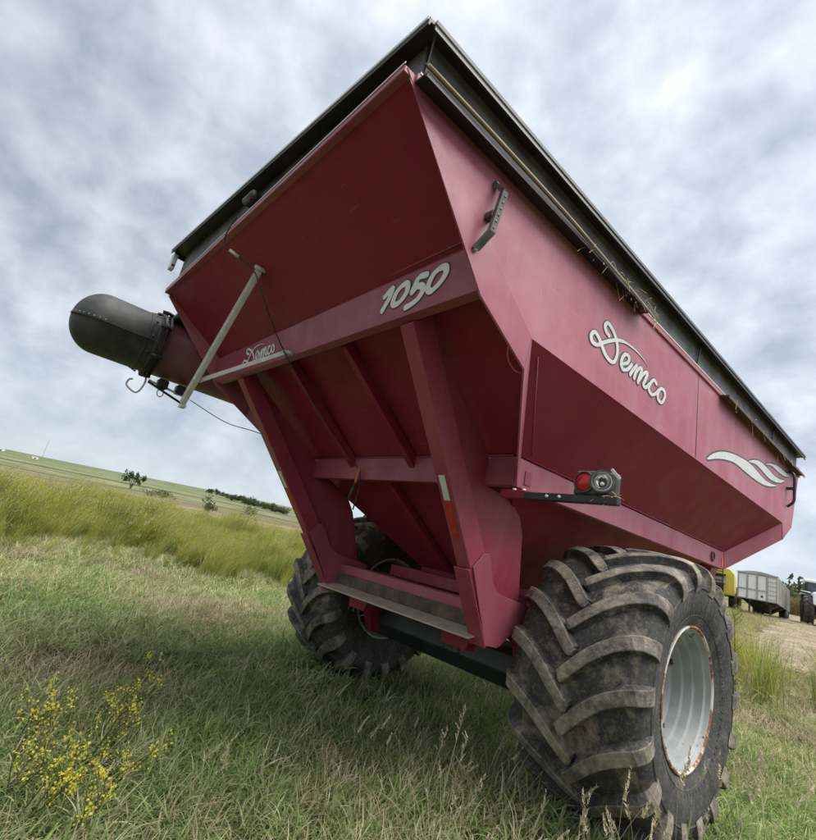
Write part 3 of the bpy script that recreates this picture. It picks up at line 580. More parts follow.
# tail lamp on its arm
lampb = box('lamp_arm', (1.47, 2.385, 1.882), (2.035, 2.43, 1.925), 'black_metal', cart, 0.004)
box('lamp_arm_stub', (1.29, 2.39, 1.885), (1.475, 2.44, 1.935), 'red', lampb, 0.004)
for x in (1.63, 1.71): tube('bolt', [(x, 2.388, 1.905), (x, 2.374, 1.905)], 0.009, 'galvanised', lampb, 6)
lamp = prism('tail_lamp_housing', [(1.775, 2.40, 1.928), (1.945, 2.395, 1.928), (2.000, 2.45, 1.935), (1.985, 2.46, 2.068), (1.93, 2.395, 2.066), (1.785, 2.40, 2.056)][:2]+[(1.945, 2.395, 2.062), (1.785, 2.40, 2.062)], (0.0, 0.075, 0.0), 'lamp_housing', cart, 0.010)
prism('tail_lamp_side', [(1.945, 2.398, 1.935), (2.005, 2.44, 1.935), (2.005, 2.475, 1.935), (1.945, 2.475, 1.935)], (0, 0, 0.122), 'lamp_housing', lamp, 0.008)
lathe('red_lens', [(0.0, -0.016), (0.03, -0.013), (0.047, -0.004), (0.050, 0.006)], (1.842, 2.392, 1.996), 'lens_red', lamp, 28, 'Y')
lathe('lens_bezel', [(0.050, 0.004), (0.052, -0.008), (0.058, -0.008), (0.060, 0.006)], (1.842, 2.392, 1.996), 'lamp_housing', lamp, 28, 'Y')
ob = lathe('broken_lamp_reflector', [(0.0, 0.030), (0.02, 0.028), (0.040, 0.012), (0.048, -0.006), (0.054, -0.006), (0.055, 0.006)], (0, 0, 0), 'lamp_reflector', lamp, 28, 'Y'); ob.location = (1.948, 2.378, 1.998); ob.rotation_euler = (0, 0, rad(28))
ob = lathe('lens_bezel', [(0.048, 0.004), (0.05, -0.012), (0.060, -0.012), (0.062, 0.01)], (0, 0, 0), 'lamp_housing', lamp, 28, 'Y'); ob.location = (1.948, 2.380, 1.998); ob.rotation_euler = (0, 0, rad(28))
tube('bulb', [(1.945, 2.40, 1.99), (1.952, 2.375, 1.985)], 0.010, 'white_tube', lamp, 8)
bar('broken_shard', (1.985, 2.40, 2.07), (2.028, 2.41, 2.02), (0.0, 0.006, 0), (0.012, 0, 0.008), 'white_tube', lamp, 0)
# auger rest: galvanised channel hung from the rear slope with a brace
pT, pE, pJ, pB = Vector((-0.13, 1.035, 3.19)), Vector((-0.79, 0.99, 2.19)), Vector((-0.665, 1.0, 2.385)), Vector((-0.135, 1.40, 2.70))
d = (pE-pT).normalized(); wv = Vector((0, -1, 0)).cross(d).normalized()
pole = bar('swing_arm', pT, pE, wv*0.052, Vector((0, 0.012, 0)), 'galvanised', cart, 0.002)
for sg in (-1, 1): bar('arm_flange', pT+wv*0.024*sg-Vector((0, 0.018, 0)), pE+wv*0.024*sg-Vector((0, 0.018, 0)), wv*0.008, Vector((0, 0.03, 0)), 'galvanised', pole, 0.001)
bar('arm_brace', pJ+Vector((0, 0.012, 0)), pB, (0, 0.012, 0.004), (0.0, -0.004, 0.038), 'galvanised', pole, 0.002)
tube('bolt', [pT+Vector((0.035, 0.02, 0.0)), pT+Vector((0.035, -0.06, 0.0))], 0.016, 'galvanised', pole, 8)
for p in (pJ, pB): tube('bolt', [p+Vector((0, 0.03, 0)), p+Vector((0, -0.03, 0))], 0.013, 'galvanised', pole, 8)
tube('bolt', [(-0.10, 1.44, 2.695), (-0.10, 1.39, 2.695)], 0.014, 'galvanised', pole, 8)
box('arm_end_stop', pE-Vector((0.03, 0.03, 0.03)), pE+Vector((0.03, 0.015, 0.0)), 'galvanised', pole, 0.004)
# pull cable, spring and the orange handle
tube('pull_cable', catmull([Vector(p) for p in ((-0.05, 0.74, 3.44), (-0.19, 0.74, 3.345), (-0.21, 0.775, 3.26), (-0.19, 0.86, 3.245), (-0.12, 0.99, 3.16), (-0.02, 1.05, 2.99), (-0.12, 1.39, 2.68), (-0.245, 2.0, 2.28), (-0.30, 2.40, 2.055))], 6), 0.005, 'cable', cart, 6)
tube('cable_spring', [(-0.20, 0.80, 3.26), (-0.175, 0.87, 3.235)], 0.012, 'galvanised', cart, 8)
hd = tube('cable_handle', catmull([Vector(p) for p in ((-0.285, 2.40, 2.06), (-0.275, 2.395, 2.005), (-0.29, 2.395, 1.92))], 4), 0.012, 'orange_cord', cart, 8)
tube('handle_grip', [(-0.29, 2.395, 1.93), (-0.325, 2.39, 1.775)], 0.013, 'dark_steel', hd, 8)
tube('pull_cable', catmull([Vector(p) for p in ((-0.26, 2.40, 2.03), (-0.235, 2.41, 1.87), (-0.27, 2.42, 1.70))], 5), 0.006, 'cable', hd, 6)
tube('hanging_wire', catmull([Vector(p) for p in ((-2.20, 1.383, 2.522), (-2.0, 1.74, 2.381), (-1.6, 1.941, 2.312), (-1.35, 2.3, 2.25))], 6), 0.0045, 'cable', cart, 5)
tube('loose_wire', catmull([Vector(p) for p in ((1.725, 1.74, 2.53), (1.70, 1.78, 2.49), (1.70, 1.84, 2.45), (1.725, 1.90, 2.44))], 6), 0.004, 'red_faded_skylit', cart, 5)

# unloading auger folded back along the left side
AX, AZ = -2.15, 2.925; R_ = 0.292
aug = lathe('auger_tube', [(R_, 0.0), (R_, 6.2)], (AX, 0.86, AZ), 'red_dusty', cart, 40, 'Y')
lathe('auger_flange', [(R_, -0.02), (R_+0.05, -0.02), (R_+0.05, 0.0), (R_, 0.0)], (AX, 0.875, AZ), 'black_metal', aug, 40, 'Y')
lathe('auger_flange', [(R_, 0.0), (R_+0.045, 0.0), (R_+0.045, 0.02), (R_, 0.02)], (AX, 0.905, AZ), 'black_metal', aug, 40, 'Y')
lathe('auger_elbow', [(R_, 0.0), (R_+0.03, 0.0), (R_+0.03, 0.05), (R_, 0.05)], (AX, 7.0, AZ), 'red_leg', aug, 40, 'Y')
tube('lower_auger_tube', [(AX, 7.05, AZ), (-1.6, 7.0, 2.1), (-0.2, 6.6, 1.1)], 0.27, 'red_leg', cart, 24)
prof = [(R_+0.012, 0.0), (R_+0.012, -0.02), (R_+0.004, -0.03), (R_+0.004, -0.09), (R_+0.010, -0.095), (R_+0.010, -0.115), (R_+0.003, -0.12)]
D0 = -0.46
prof += [(R_+0.003, D0)]+[((R_+0.003)*math.cos(rad(a)), D0-0.262*math.sin(rad(a))) for a in range(6, 91, 6)]
spout = lathe('rubber_spout', prof, (AX, 0.86, AZ), 'rubber_boot', cart, 44, 'Y')
# bolted seam of the spout, on the side towards the cart
sa = rad(8)
seam = [((R_+0.012)*math.cos(rad(a)), D0-0.270*math.sin(rad(a))) for a in range(88, -1, -8)]+[(R_+0.014, -0.06)]
sp = [Vector((AX+r*math.cos(sa), 0.86+y, AZ-r*math.sin(sa)-0.0)) for r, y in seam]
V, F = [], []
for p in sp: V += [p+Vector((0.0, 0, 0.006)), p+Vector((0.022, 0, 0.006)), p+Vector((0.022, 0, -0.008)), p+Vector((0.0, 0, -0.008))]
for i in range(len(sp)-1):
    for k in range(4): a = i*4+k; b = i*4+(k+1) % 4; F.append((a, b, b+4, a+4))
mesh_obj('spout_seam', V, F, 'black_metal', spout)
for i in range(8):
    t = 2+i*(len(sp)-3.2)/8; j = int(t); p = sp[j].lerp(sp[j+1], t-j); tube('seam_bolt', [p+Vector((0.012, 0, -0.022)), p+Vector((0.012, 0, 0.022))], 0.008, 'dark_steel', spout, 6)
for k in range(12):
    a = 2*math.pi*k/12; c, s_ = math.cos(a), math.sin(a); r = R_+0.014
    tube('clamp_bolt', [(AX+r*c, 0.79, AZ+r*s_), (AX+(r+0.016)*c, 0.79, AZ+(r+0.016)*s_)], 0.012, 'dark_steel', spout, 6)
for k, a in enumerate((20, 62, 100, -30, -75)):
    a = rad(a); c, s_ = math.cos(a), math.sin(a); r = R_+0.06
    tube('latch_clamp', [(AX+r*c, 0.82, AZ+r*s_), (AX+(r+0.01)*c, 0.87, AZ+(r+0.01)*s_), (AX+r*c, 0.92, AZ+r*s_)], 0.02, 'black_metal', aug, 6)
box('hinge_block', (AX+0.05, 0.93, AZ+R_-0.02), (AX+0.28, 1.35, AZ+R_+0.05), 'black_metal', aug, 0.01)
rod = tube('hook_handle', catmull([Vector(p) for p in ((-2.14, 0.90, 2.605), (-2.13, 0.91, 2.53), (-2.12, 0.885, 2.43), (-2.12, 0.845, 2.40), (-2.13, 0.765, 2.445), (-2.14, 0.77, 2.505), (-2.14, 0.80, 2.525))], 4), 0.009, 'galvanised', aug, 8)
tube('control_rod', [(-2.12, 0.93, 2.56), (-2.08, 1.34, 2.505)], 0.012, 'galvanised', aug, 8)
tube('control_rod', [(-2.12, 0.93, 2.545), (-2.08, 1.28, 2.435)], 0.012, 'black_metal', aug, 8)
for y in (1.06, 1.24): box('roller_block', (-2.16, y-0.05, 2.515), (-2.06, y+0.05, 2.61), 'black_metal', aug, 0.012)
tube('hook_eye', [(-2.12, 1.07+0.03*math.sin(a), 2.475+0.04*math.cos(a)) for a in [k*math.pi/6 for k in range(13)]], 0.006, 'galvanised', aug, 6)

# wheels
def wheel(s):
    c = Vector((1.54*s, 3.783, 0.925)); q_ = 0.962
    prof = [(0.868, 0.0), (0.866, 0.12), (0.860, 0.24), (0.846, 0.35), (0.822, 0.415), (0.785, 0.445), (0.73, 0.460), (0.66, 0.462), (0.58, 0.450), (0.51, 0.425), (0.465, 0.402), (0.440, 0.395), (0.425, 0.36)]
    prof = [(r*q_, u*0.955) for r, u in prof]; full = [(r, -u) for r, u in prof[::-1]]+prof[1:]
    ty = lathe('tyre', full, (0, 0, 0), 'tyre_rubber', cart, 84)
    me = ty.data; me.materials.append(MATS['sidewall_rubber'])
    for p in me.polygons:
        q = p.center
        if math.hypot(q.y, q.z) < 0.80: p.material_index = 1
    ty.location = c
    for rr, uu in ((0.690, 0.4425), (0.51, 0.4120)):
        for sg in (1, -1):
            tr = lathe('sidewall_bead', [(rr-0.006, (uu-0.002)*sg), (rr, (uu+0.004)*sg), (rr+0.006, (uu-0.002)*sg)], (0, 0, 0), 'sidewall_rubber', ty, 84)
    # one lug per side, then copies
    nodes = [(-0.040, 0.0, 0.868, 0.036, (0, 1)), (-0.022, 0.35, 0.868, 0.050, (0, 1)), (0.05, 3.6, 0.8675, 0.052, (0.02, 1)), (0.13, 7.2, 0.866, 0.052, (0.04, 1)), (0.21, 10.2, 0.862, 0.052, (0.07, 1)),
             (0.29, 12.6, 0.854, 0.054, (0.16, 0.98)), (0.36, 14.2, 0.842, 0.056, (0.34, 0.94)), (0.405, 15.0, 0.826, 0.056, (0.62, 0.78)), (0.438, 15.5, 0.790, 0.044, (0.90, 0.43)), (0.454, 15.9, 0.742, 0.026, (0.98, 0.2)), (0.460, 16.1, 0.690, 0.006, (1, 0))]
    arr = np.array([(a_, b_, c_, d_, e_[0], e_[1]) for a_, b_, c_, d_, e_ in nodes]); tt = np.linspace(0, len(arr)-1, 24)
    nodes = [tuple(q[:4])+((q[4], q[5]),) for q in np.stack([np.interp(tt, range(len(arr)), arr[:, j]) for j in range(6)], 1)]
    for side in (1, -1):
        V, F, fm = [], [], []; P = []; Nn = []
        for u, ph, R, h, nv in nodes:
            a = rad(ph*1.42); u *= 0.955; R *= q_; P.append(Vector((u*side, -R*math.cos(a), R*math.sin(a)))); nn = Vector((nv[0]*side, -nv[1]*math.cos(a), nv[1]*math.sin(a))).normalized(); Nn.append(nn)
        for i, (u, ph, R, h, nv) in enumerate(nodes):
            t = (P[min(i+1, len(P)-1)]-P[max(i-1, 0)]).normalized(); b = t.cross(Nn[i]).normalized()
            k = 0.55 if i == 0 else 1.0; f_ = i/(len(nodes)-1); bw = (0.050+0.014*f_)*k*(0.8 if i == 1 else 1); tw = (0.032+0.011*f_)*k*(0.85 if i == 1 else 1)
            for o, z in ((-bw, -0.012), (-tw*1.06, h*0.93), (-tw*0.92, h), (tw*0.92, h), (tw*1.06, h*0.93), (bw, -0.012)):
                V.append(P[i]+b*o+Nn[i]*z)
        m = 6
        for i in range(len(nodes)-1):
            for k in range(5):
                F.append((i*m+k, i*m+k+1, (i+1)*m+k+1, (i+1)*m+k)); fm.append(1 if k in (1, 2, 3) else 0)
        F.append(tuple(range(6))[::-1]); fm.append(0)
        lug = mesh_obj('tread_lug', V, F, None, None, mats=['tyre_rubber', 'lug_rubber'], fm=fm)
        bm = bmesh.new(); bm.from_mesh(lug.data); bmesh.ops.recalc_face_normals(bm, faces=bm.faces); bm.to_mesh(lug.data); bm.free()
        lug.parent = ty; NL = 18
        for k in range(NL):
            o = lug if k == 0 else lug.copy()
            if k: COL.objects.link(o); o.parent = ty
            o.rotation_euler = (-rad(360/NL*(k+(0.5 if side < 0 else 0))+random.uniform(-0.5, 0.5)), 0, 0)
    # rim: deep dish outside, disc with rust, hub
    V, F = [], []
    for k in range(72):                                              # moulded radial ribs low on the sidewall
        a = 2*math.pi*k/72
        for sg in (1, -1):
            b0 = len(V)
            for rr, uu in ((0.525, 0.416), (0.60, 0.4315)):
                for da, hh in ((-0.012, 0.0), (-0.008, 0.006), (0.008, 0.006), (0.012, 0.0)): V.append(((uu+hh)*sg, -rr*math.cos(a+da), rr*math.sin(a+da)))
            for j in range(3): F.append((b0+j, b0+j+1, b0+5+j, b0+4+j))
    mesh_obj('sidewall_ribs', V, F, 'sidewall_rubber', ty, kind='stuff')
    e = 0.385
    rp = [(0.452, e-0.02), (0.458, e-0.004), (0.452, e), (0.434, e), (0.428, e-0.03), (0.410, e-0.042), (0.406, e-0.095), (0.380, e-0.105), (0.376, e-0.155), (0.350, e-0.165), (0.345, e-0.225), (0.33, e-0.235), (0.33, -0.06), (0.36, -0.2), (0.38, -0.25), (0.402, -0.30), (0.412, -0.36), (0.434, -e), (0.452, -e), (0.456, -e+0.02)]
    rim = lathe('rim', [(r*0.955, x*s) for r, x in rp], (0, 0, 0), 'rim_paint', cart, 72); rim.location = c
    lathe('rim_flange', [(r*0.955, x) for r, x in ((0.4535, (e+0.001)*s), (0.460, (e-0.003)*s), (0.462, (e+0.008)*s), (0.452, (e+0.012)*s), (0.441, (e+0.006)*s), (0.436, (e-0.004)*s))], (0, 0, 0), 'rim_rust', rim, 72)
    lathe('wheel_disc', [(0.316, 0.155*s), (0.30, 0.150*s), (0.28, 0.120*s), (0.23, 0.120*s), (0.20, 0.100*s), (0.10, 0.095*s)], (0, 0, 0), 'rim_paint', rim, 60)
    lathe('hub', [(0.105, 0.09*s), (0.10, 0.17*s), (0.085, 0.185*s), (0.0, 0.188*s)], (0, 0, 0), 'dark_steel', rim, 32)
    for k in range(10):
        a = 2*math.pi*k/10; ob = tube('lug_nut', [(0.095*s, -0.145*math.cos(a), 0.145*math.sin(a)), (0.13*s, -0.145*math.cos(a), 0.145*math.sin(a))], 0.018, 'dark_steel', rim, 6)
    lathe('axle_hub', [(0.0, -0.42*s), (0.13, -0.42*s), (0.14, -0.10*s), (0.20, -0.02*s), (0.20, 0.05*s)], (0, 0, 0), 'axle_black', rim, 32)
    tube('valve_stem', [(0.22*s, 0.0, -0.345), (0.27*s, 0.0, -0.335)], 0.008, 'dark_steel', rim, 6)
INV_c = INV[cart.name]
for s in (1, -1): wheel(s)

# straw and chaff caught on the roll tube
V, F = [], []
def strand(p, d, ln, r=0.0022):
    p = Vector(p); d = Vector(d).normalized(); m1 = p+d*ln*0.5+Vector((0, 0, -0.1*ln)); m2 = p+d*ln+Vector((0, 0, -0.35*ln)); add_tube(V, F, [p, m1, m2], r, 3, False)
for k in range(75):
    y = random.gauss(2.78, 0.22) if k < 45 else 0
    if k >= 45: y = random.uniform(4.8, 7.5)
    dv = (random.uniform(-0.1, 0.5), random.uniform(-1.6, 1.6), random.uniform(-0.9, 0.4)); strand((1.80+random.uniform(-0.02, 0.06), y, 3.385+random.uniform(-0.03, 0.03)), dv, random.uniform(0.04, 0.12))
o = mesh_obj('caught_straw', V, F, 'straw', kind='stuff'); tag(o, 'dry straw and chaff caught along the cart tarp roll tube', 'straw')
V, F = [], []
for k in range(150):
    y = 1.98+random.uniform(-0.03, 0.03); x = random.uniform(1.88, 2.03) if k < 40 else 0
    if k >= 40: break
    strand((x, 2.42, 1.93), (random.uniform(-1, 1), random.uniform(-1, 0.5), random.uniform(-0.6, 0.9)), random.uniform(0.02, 0.07), 0.0016)
o = mesh_obj('caught_straw', V, F, 'straw', kind='stuff'); tag(o, 'small tangle of dry straw on the end of the tail lamp arm', 'straw')

# ------------------------------------------------------------------ vegetation
def blade(V, F, M, p, yaw, tilt, ln, wd, curl, mi, seg=4, tipw=0.12):
    """one grass blade: leaves the ground at `tilt` from vertical and keeps bending over"""
    base = len(V); d = Vector((math.cos(yaw), math.sin(yaw), 0)); sd_ = Vector((-d.y, d.x, 0)); q = Vector(p); a = tilt
    for i in range(seg+1):
        t = i/seg; wv = wd*(1-t*(1-tipw))*(0.7 if i == 0 else 1.0)
        V.append(q-sd_*wv/2); V.append(q+sd_*wv/2)
        q = q+(d*math.sin(a)+Vector((0, 0, math.cos(a))))*ln/seg; a += curl/seg
    for i in range(seg):
        k = base+2*i; F.append((k, k+1, k+3, k+2)); M.append(mi)
def head(V, F, M, p, dirv, ln, wd, mi, n=9):
    """loose seed head: short flakes round a stalk tip"""
    dirv = Vector(dirv).normalized()
    for i in range(n):
        c = Vector(p)+dirv*ln*i/n; a = random.uniform(0, 6.28); o = Vector((math.cos(a), math.sin(a), random.uniform(0.2, 1.0))).normalized()
        s_ = wd*(1-0.5*i/n); u = dirv.cross(o).normalized()*s_*0.35; b = len(V)
        V.extend([c-u, c+u, c+o*s_+dirv*s_*0.8]); F.append((b, b+1, b+2)); M.append(mi)
PROTO = {}
def proto(key, name, V, F, M, mats):
    me = bpy.data.meshes.new(name); me.from_pydata([tuple(v) for v in V], [], F); me.update()
    for m_ in mats: me.materials.append(MATS[m_])
    me.polygons.foreach_set('material_index', M)
    me.polygons.foreach_set('use_smooth', [True]*len(F))
    o = bpy.data.objects.new(name, me); PROTO.setdefault(key, []).append(o); return o
R = random.random; U = random.uniform; Gs = random.gauss
for k in range(6):       # green lying grass
    V, F, M = [], [], []
    for i in range(18):
        mi = 0 if R() < 0.55 else (1 if R() < 0.66 else 2)
        blade(V, F, M, (Gs(0, 0.05), Gs(0, 0.05), -0.01), Gs(0, 1.1), abs(Gs(0.5, 0.35)), U(0.07, 0.20), U(0.007, 0.014), U(0.8, 2.8), mi, 5)
    proto('green', 'a_green_%d' % k, V, F, M, ['grass_green', 'grass_bright', 'grass_dry'])
for k in range(5):       # mixed with straw
    V, F, M = [], [], []
    for i in range(18):
        mi = 0 if R() < 0.42 else (1 if R() < 0.45 else 2)
        blade(V, F, M, (Gs(0, 0.055), Gs(0, 0.055), -0.01), Gs(0, 1.25), abs(Gs(0.65, 0.4)), U(0.07, 0.19), U(0.006, 0.012), U(0.4, 2.1), mi, 5)
    proto('mixed', 'b_mixed_%d' % k, V, F, M, ['grass_green', 'grass_bright', 'grass_dry'])
for k in range(4):       # dry thatch
    V, F, M = [], [], []
    for i in range(18):
        mi = 2 if R() < 0.72 else (0 if R() < 0.6 else 1)
        blade(V, F, M, (Gs(0, 0.06), Gs(0, 0.06), -0.01), U(0, 6.28) if R() < 0.4 else Gs(0, 0.7), abs(Gs(0.85, 0.4)), U(0.07, 0.18), U(0.005, 0.010), U(0.1, 1.3), mi)
    proto('dry', 'c_dry_%d' % k, V, F, M, ['grass_green', 'grass_brown', 'grass_dry'])
for k in range(3):       # seeding stalks
    V, F, M = [], [], []
    for i in range(5):
        ln = U(0.20, 0.36); ya = Gs(0, 0.8); ti = abs(Gs(0.25, 0.15)); p = Vector((Gs(0, 0.05), Gs(0, 0.05), 0))
        blade(V, F, M, p, ya, ti, ln, 0.003, 0.25, 0, 4, 0.6)
        tip = (V[-1]+V[-2])/2; head(V, F, M, tip-Vector((0, 0, 0.03)), (math.cos(ya)*0.5, math.sin(ya)*0.5, 0.9), U(0.07, 0.12), 0.018, 1, 14)
    for i in range(8): blade(V, F, M, (Gs(0, 0.05), Gs(0, 0.05), -0.01), U(0, 6.28), abs(Gs(0.5, 0.3)), U(0.12, 0.25), 0.006, U(0.5, 1.4), 2)
    proto('seed', 'd_seed_%d' % k, V, F, M, ['grass_dry', 'seed_head', 'grass_green'])
for k in range(6):       # tall feathery grass
    V, F, M = [], [], []
    ym = (0.55, 0.80, 0.15, 0.65, 0.35, 0.9)[k]
    for i in range(80):
        ln = U(0.55, 1.30); mi = 0 if R() < ym else 1
        ya = Gs(0, 0.55); p = (Gs(0, 0.11), Gs(0, 0.11), -0.02); blade(V, F, M, p, ya, abs(Gs(0.14, 0.10)), ln, U(0.008, 0.017), U(0.15, 0.75), mi, 5, 0.15)
        if R() < 0.45:
            tip = (V[-1]+V[-2])/2; head(V, F, M, tip-Vector((0, 0, 0.10)), (math.cos(ya)*0.7, math.sin(ya)*0.7, 0.8), U(0.15, 0.28), 0.022, 0 if R() < 0.75 else 3, 9)
    for i in range(26): blade(V, F, M, (Gs(0, 0.12), Gs(0, 0.12), -0.02), U(0, 6.28), abs(Gs(0.35, 0.2)), U(0.25, 0.55), U(0.005, 0.009), U(0.2, 0.9), 2, 4)
    proto('tall', 'e_tall_%d' % k, V, F, M, ['grass_tall', 'grass_tall_green', 'grass_brown', 'seed_head'])
for k in range(3):       # bushy dry weeds
    V, F, M = [], [], []
    for i in range(70):
        ln = U(0.25, 0.65); ya = U(0, 6.28); mi = (0, 1, 2, 2)[random.randrange(4)]
        blade(V, F, M, (Gs(0, 0.10), Gs(0, 0.10), -0.02), ya, abs(Gs(0.35, 0.25)), ln, U(0.004, 0.008), U(0.1, 1.0), mi, 4, 0.3)
        if R() < 0.5:
            tip = (V[-1]+V[-2])/2; head(V, F, M, tip-Vector((0, 0, 0.04)), (math.cos(ya)*0.6, math.sin(ya)*0.6, 0.6), 0.10, 0.025, mi, 7)
    proto('weed', 'f_weed_%d' % k, V, F, M, ['grass_tall', 'grass_tall_green', 'grass_dry'])
for k in range(3):       # standing dry corn, far off
    V, F, M = [], [], []
    for i in range(7):
        p = Vector((Gs(0, 0.35), Gs(0, 0.35), 0)); blade(V, F, M, p, U(0, 6.28), 0.03, U(1.7, 2.2), 0.03, 0.05, 0, 3, 0.6)
        for j in range(6): blade(V, F, M, p+Vector((0, 0, U(0.4, 1.7))), U(0, 6.28), 0.7, U(0.4, 0.7), 0.05, 1.6, 0, 3)
    proto('corn', 'g_corn_%d' % k, V, F, M, ['corn_dry'])
def scatter(name, key_list, pts, rz, tilt, scl, idx, label, cat):
    """one object: points carrying instances of the tufts (geometry nodes)"""
    col = bpy.data.collections.new(name+'_tufts')
    for kk in key_list:
        for o in PROTO[kk]: col.objects.link(o)
    order = sorted(range(len(col.objects)), key=lambda i: col.objects[i].name)
    me = bpy.data.meshes.new(name); me.from_pydata([tuple(p) for p in pts], [], []); n = len(pts)
    a = me.attributes.new('rot', 'FLOAT_VECTOR', 'POINT'); buf = np.zeros((n, 3), np.float32); buf[:, 0] = tilt[:, 0]; buf[:, 1] = tilt[:, 1]; buf[:, 2] = rz; a.data.foreach_set('vector', buf.ravel())
    a = me.attributes.new('scl', 'FLOAT', 'POINT'); a.data.foreach_set('value', np.asarray(scl, np.float32))
    a = me.attributes.new('pick', 'INT', 'POINT'); a.data.foreach_set('value', np.asarray(idx, np.int32))
    o = bpy.data.objects.new(name, me); COL.objects.link(o); o['kind'] = 'stuff'; tag(o, label, cat)
    ng = bpy.data.node_groups.new(name+'_scatter', 'GeometryNodeTree')
    ng.interface.new_socket('Geometry', in_out='INPUT', socket_type='NodeSocketGeometry'); ng.interface.new_socket('Geometry', in_out='OUTPUT', socket_type='NodeSocketGeometry')
    n_ = ng.nodes; l_ = ng.links; gi = n_.new('NodeGroupInput'); go = n_.new('NodeGroupOutput')
    ci = n_.new('GeometryNodeCollectionInfo'); ci.inputs['Collection'].default_value = col; ci.inputs['Separate Children'].default_value = True; ci.inputs['Reset Children'].default_value = True
    ip = n_.new('GeometryNodeInstanceOnPoints'); ip.inputs['Pick Instance'].default_value = True
    def attr(nm, dt):
        q = n_.new('GeometryNodeInputNamedAttribute'); q.data_type = dt; q.inputs['Name'].default_value = nm; return q.outputs['Attribute']
    er = n_.new('FunctionNodeEulerToRotation'); l_.new(attr('rot', 'FLOAT_VECTOR'), er.inputs[0])
    l_.new(gi.outputs[0], ip.inputs['Points']); l_.new(ci.outputs[0], ip.inputs['Instance']); l_.new(er.outputs[0], ip.inputs['Rotation'])
    l_.new(attr('scl', 'FLOAT'), ip.inputs['Scale']); l_.new(attr('pick', 'INT'), ip.inputs['Instance Index']); l_.new(ip.outputs[0], go.inputs[0])
    md = o.modifiers.new('scatter', 'NODES'); md.node_group = ng
    return o
def vnoise(x, y, f, seed=0.0):
    return np.array([noise.noise((a*f+seed, b*f-seed, seed)) for a, b in zip(x, y)])
def ring(r0, r1, a0, a1, dens):
    area = math.radians(a1-a0)*(r1*r1-r0*r0)/2; n = int(area*dens)
    r = np.sqrt(RNG.uniform(r0*r0, r1*r1, n)); a = np.radians(RNG.uniform(a0, a1, n)); return CAM.x-r*np.sin(a), CAM.y+r*np.cos(a), r, np.degrees(a)
def tall_front(az):   # distance at which the tall grass starts, seen from the camera
    return np.interp(az, [50, 58, 64, 68, 72, 76, 80, 86, 92, 105], [11.0, 12.5, 14.0, 12.3, 13.0, 15.5, 15.0, 13.6, 12.8, 13.0])
LEAN = rad(58)       # prevailing lay of the grass
parts = [ring(1.2, 5, -12, 108, 330), ring(5, 10, -6, 104, 180), ring(10, 17.5, -4, 104, 90), ring(17.5, 42, 4, 30, 30)]
x, y, r, az = (np.concatenate([p[i] for p in parts]) for i in range(4))
keep = np.ones(len(x), bool)
for s in (1, -1):
    keep &= ~((np.abs(x-1.5*s) < 0.40) & (np.abs(y-3.78) < 0.42))
keep &= ~((az > 56) & (r > tall_front(az)+1.2))
trk = np.array([(p.x, p.y) for p in TRACK]); dmin = np.min(np.hypot(x[:, None]-trk[None, :, 0], y[:, None]-trk[None, :, 1]), axis=1)
keep &= ~((dmin < 1.35) & (RNG.random(len(x)) < 0.88))
x, y, r, az, dmin = (q[keep] for q in (x, y, r, az, dmin)); n = len(x); z = ground_z(x, y)
nA = vnoise(x, y, 0.55, 3.1)+0.5*vnoise(x, y, 1.7, 9.2); nB = vnoise(x, y, 0.9, 21.0)
shade = np.exp(-((x-0.2)/2.2)**2-((y-3.4)/2.4)**2)
dry = 0.25+0.62*nA+0.30*((az < 24) & (r > 8))+0.10*sstep(4.5, 7, r)*(az > 40)+0.020*np.clip(r-4, 0, 12)-0.0*shade+0.10*(dmin < 4)+0.1*RNG.standard_normal(n)
ng_, nm_, nd_, ns_ = 6, 5, 4, 3
pick = np.where(dry < 0.26, RNG.integers(0, ng_, n), np.where(dry < 0.62, ng_+RNG.integers(0, nm_, n), ng_+nm_+RNG.integers(0, nd_, n)))
sd_prob = np.where((np.abs(x-1.5) < 0.9) & (np.abs(y-3.2) < 1.3), 0.016, 0.002)
pick = np.where(RNG.random(n) < sd_prob, ng_+nm_+nd_+RNG.integers(0, ns_, n), pick)
rz = LEAN+1.3*nB+1.1*RNG.standard_normal(n); tl = 0.24*RNG.standard_normal((n, 2))
scl = (0.85+0.30*RNG.random(n)+0.30*np.clip(nB, -0.6, 0.8))*np.interp(r, [0, 5, 10, 20, 42], [0.90, 1.0, 1.15, 1.5, 1.9])
for s in (1, -1):
    scl = scl*(1+0.75*np.exp(-((np.abs(x-1.54*s)/0.75)**4+(np.abs(y-3.78)/1.05)**4))*(np.hypot((x-1.54*s)/0.55, (y-3.78)/0.55) > 0.8))
scatter('grass', ['green', 'mixed', 'dry', 'seed'], np.stack([x, y, z], 1), rz, tl, scl, pick, 'matted green and straw-coloured grass covering the ground round the cart', 'grass')
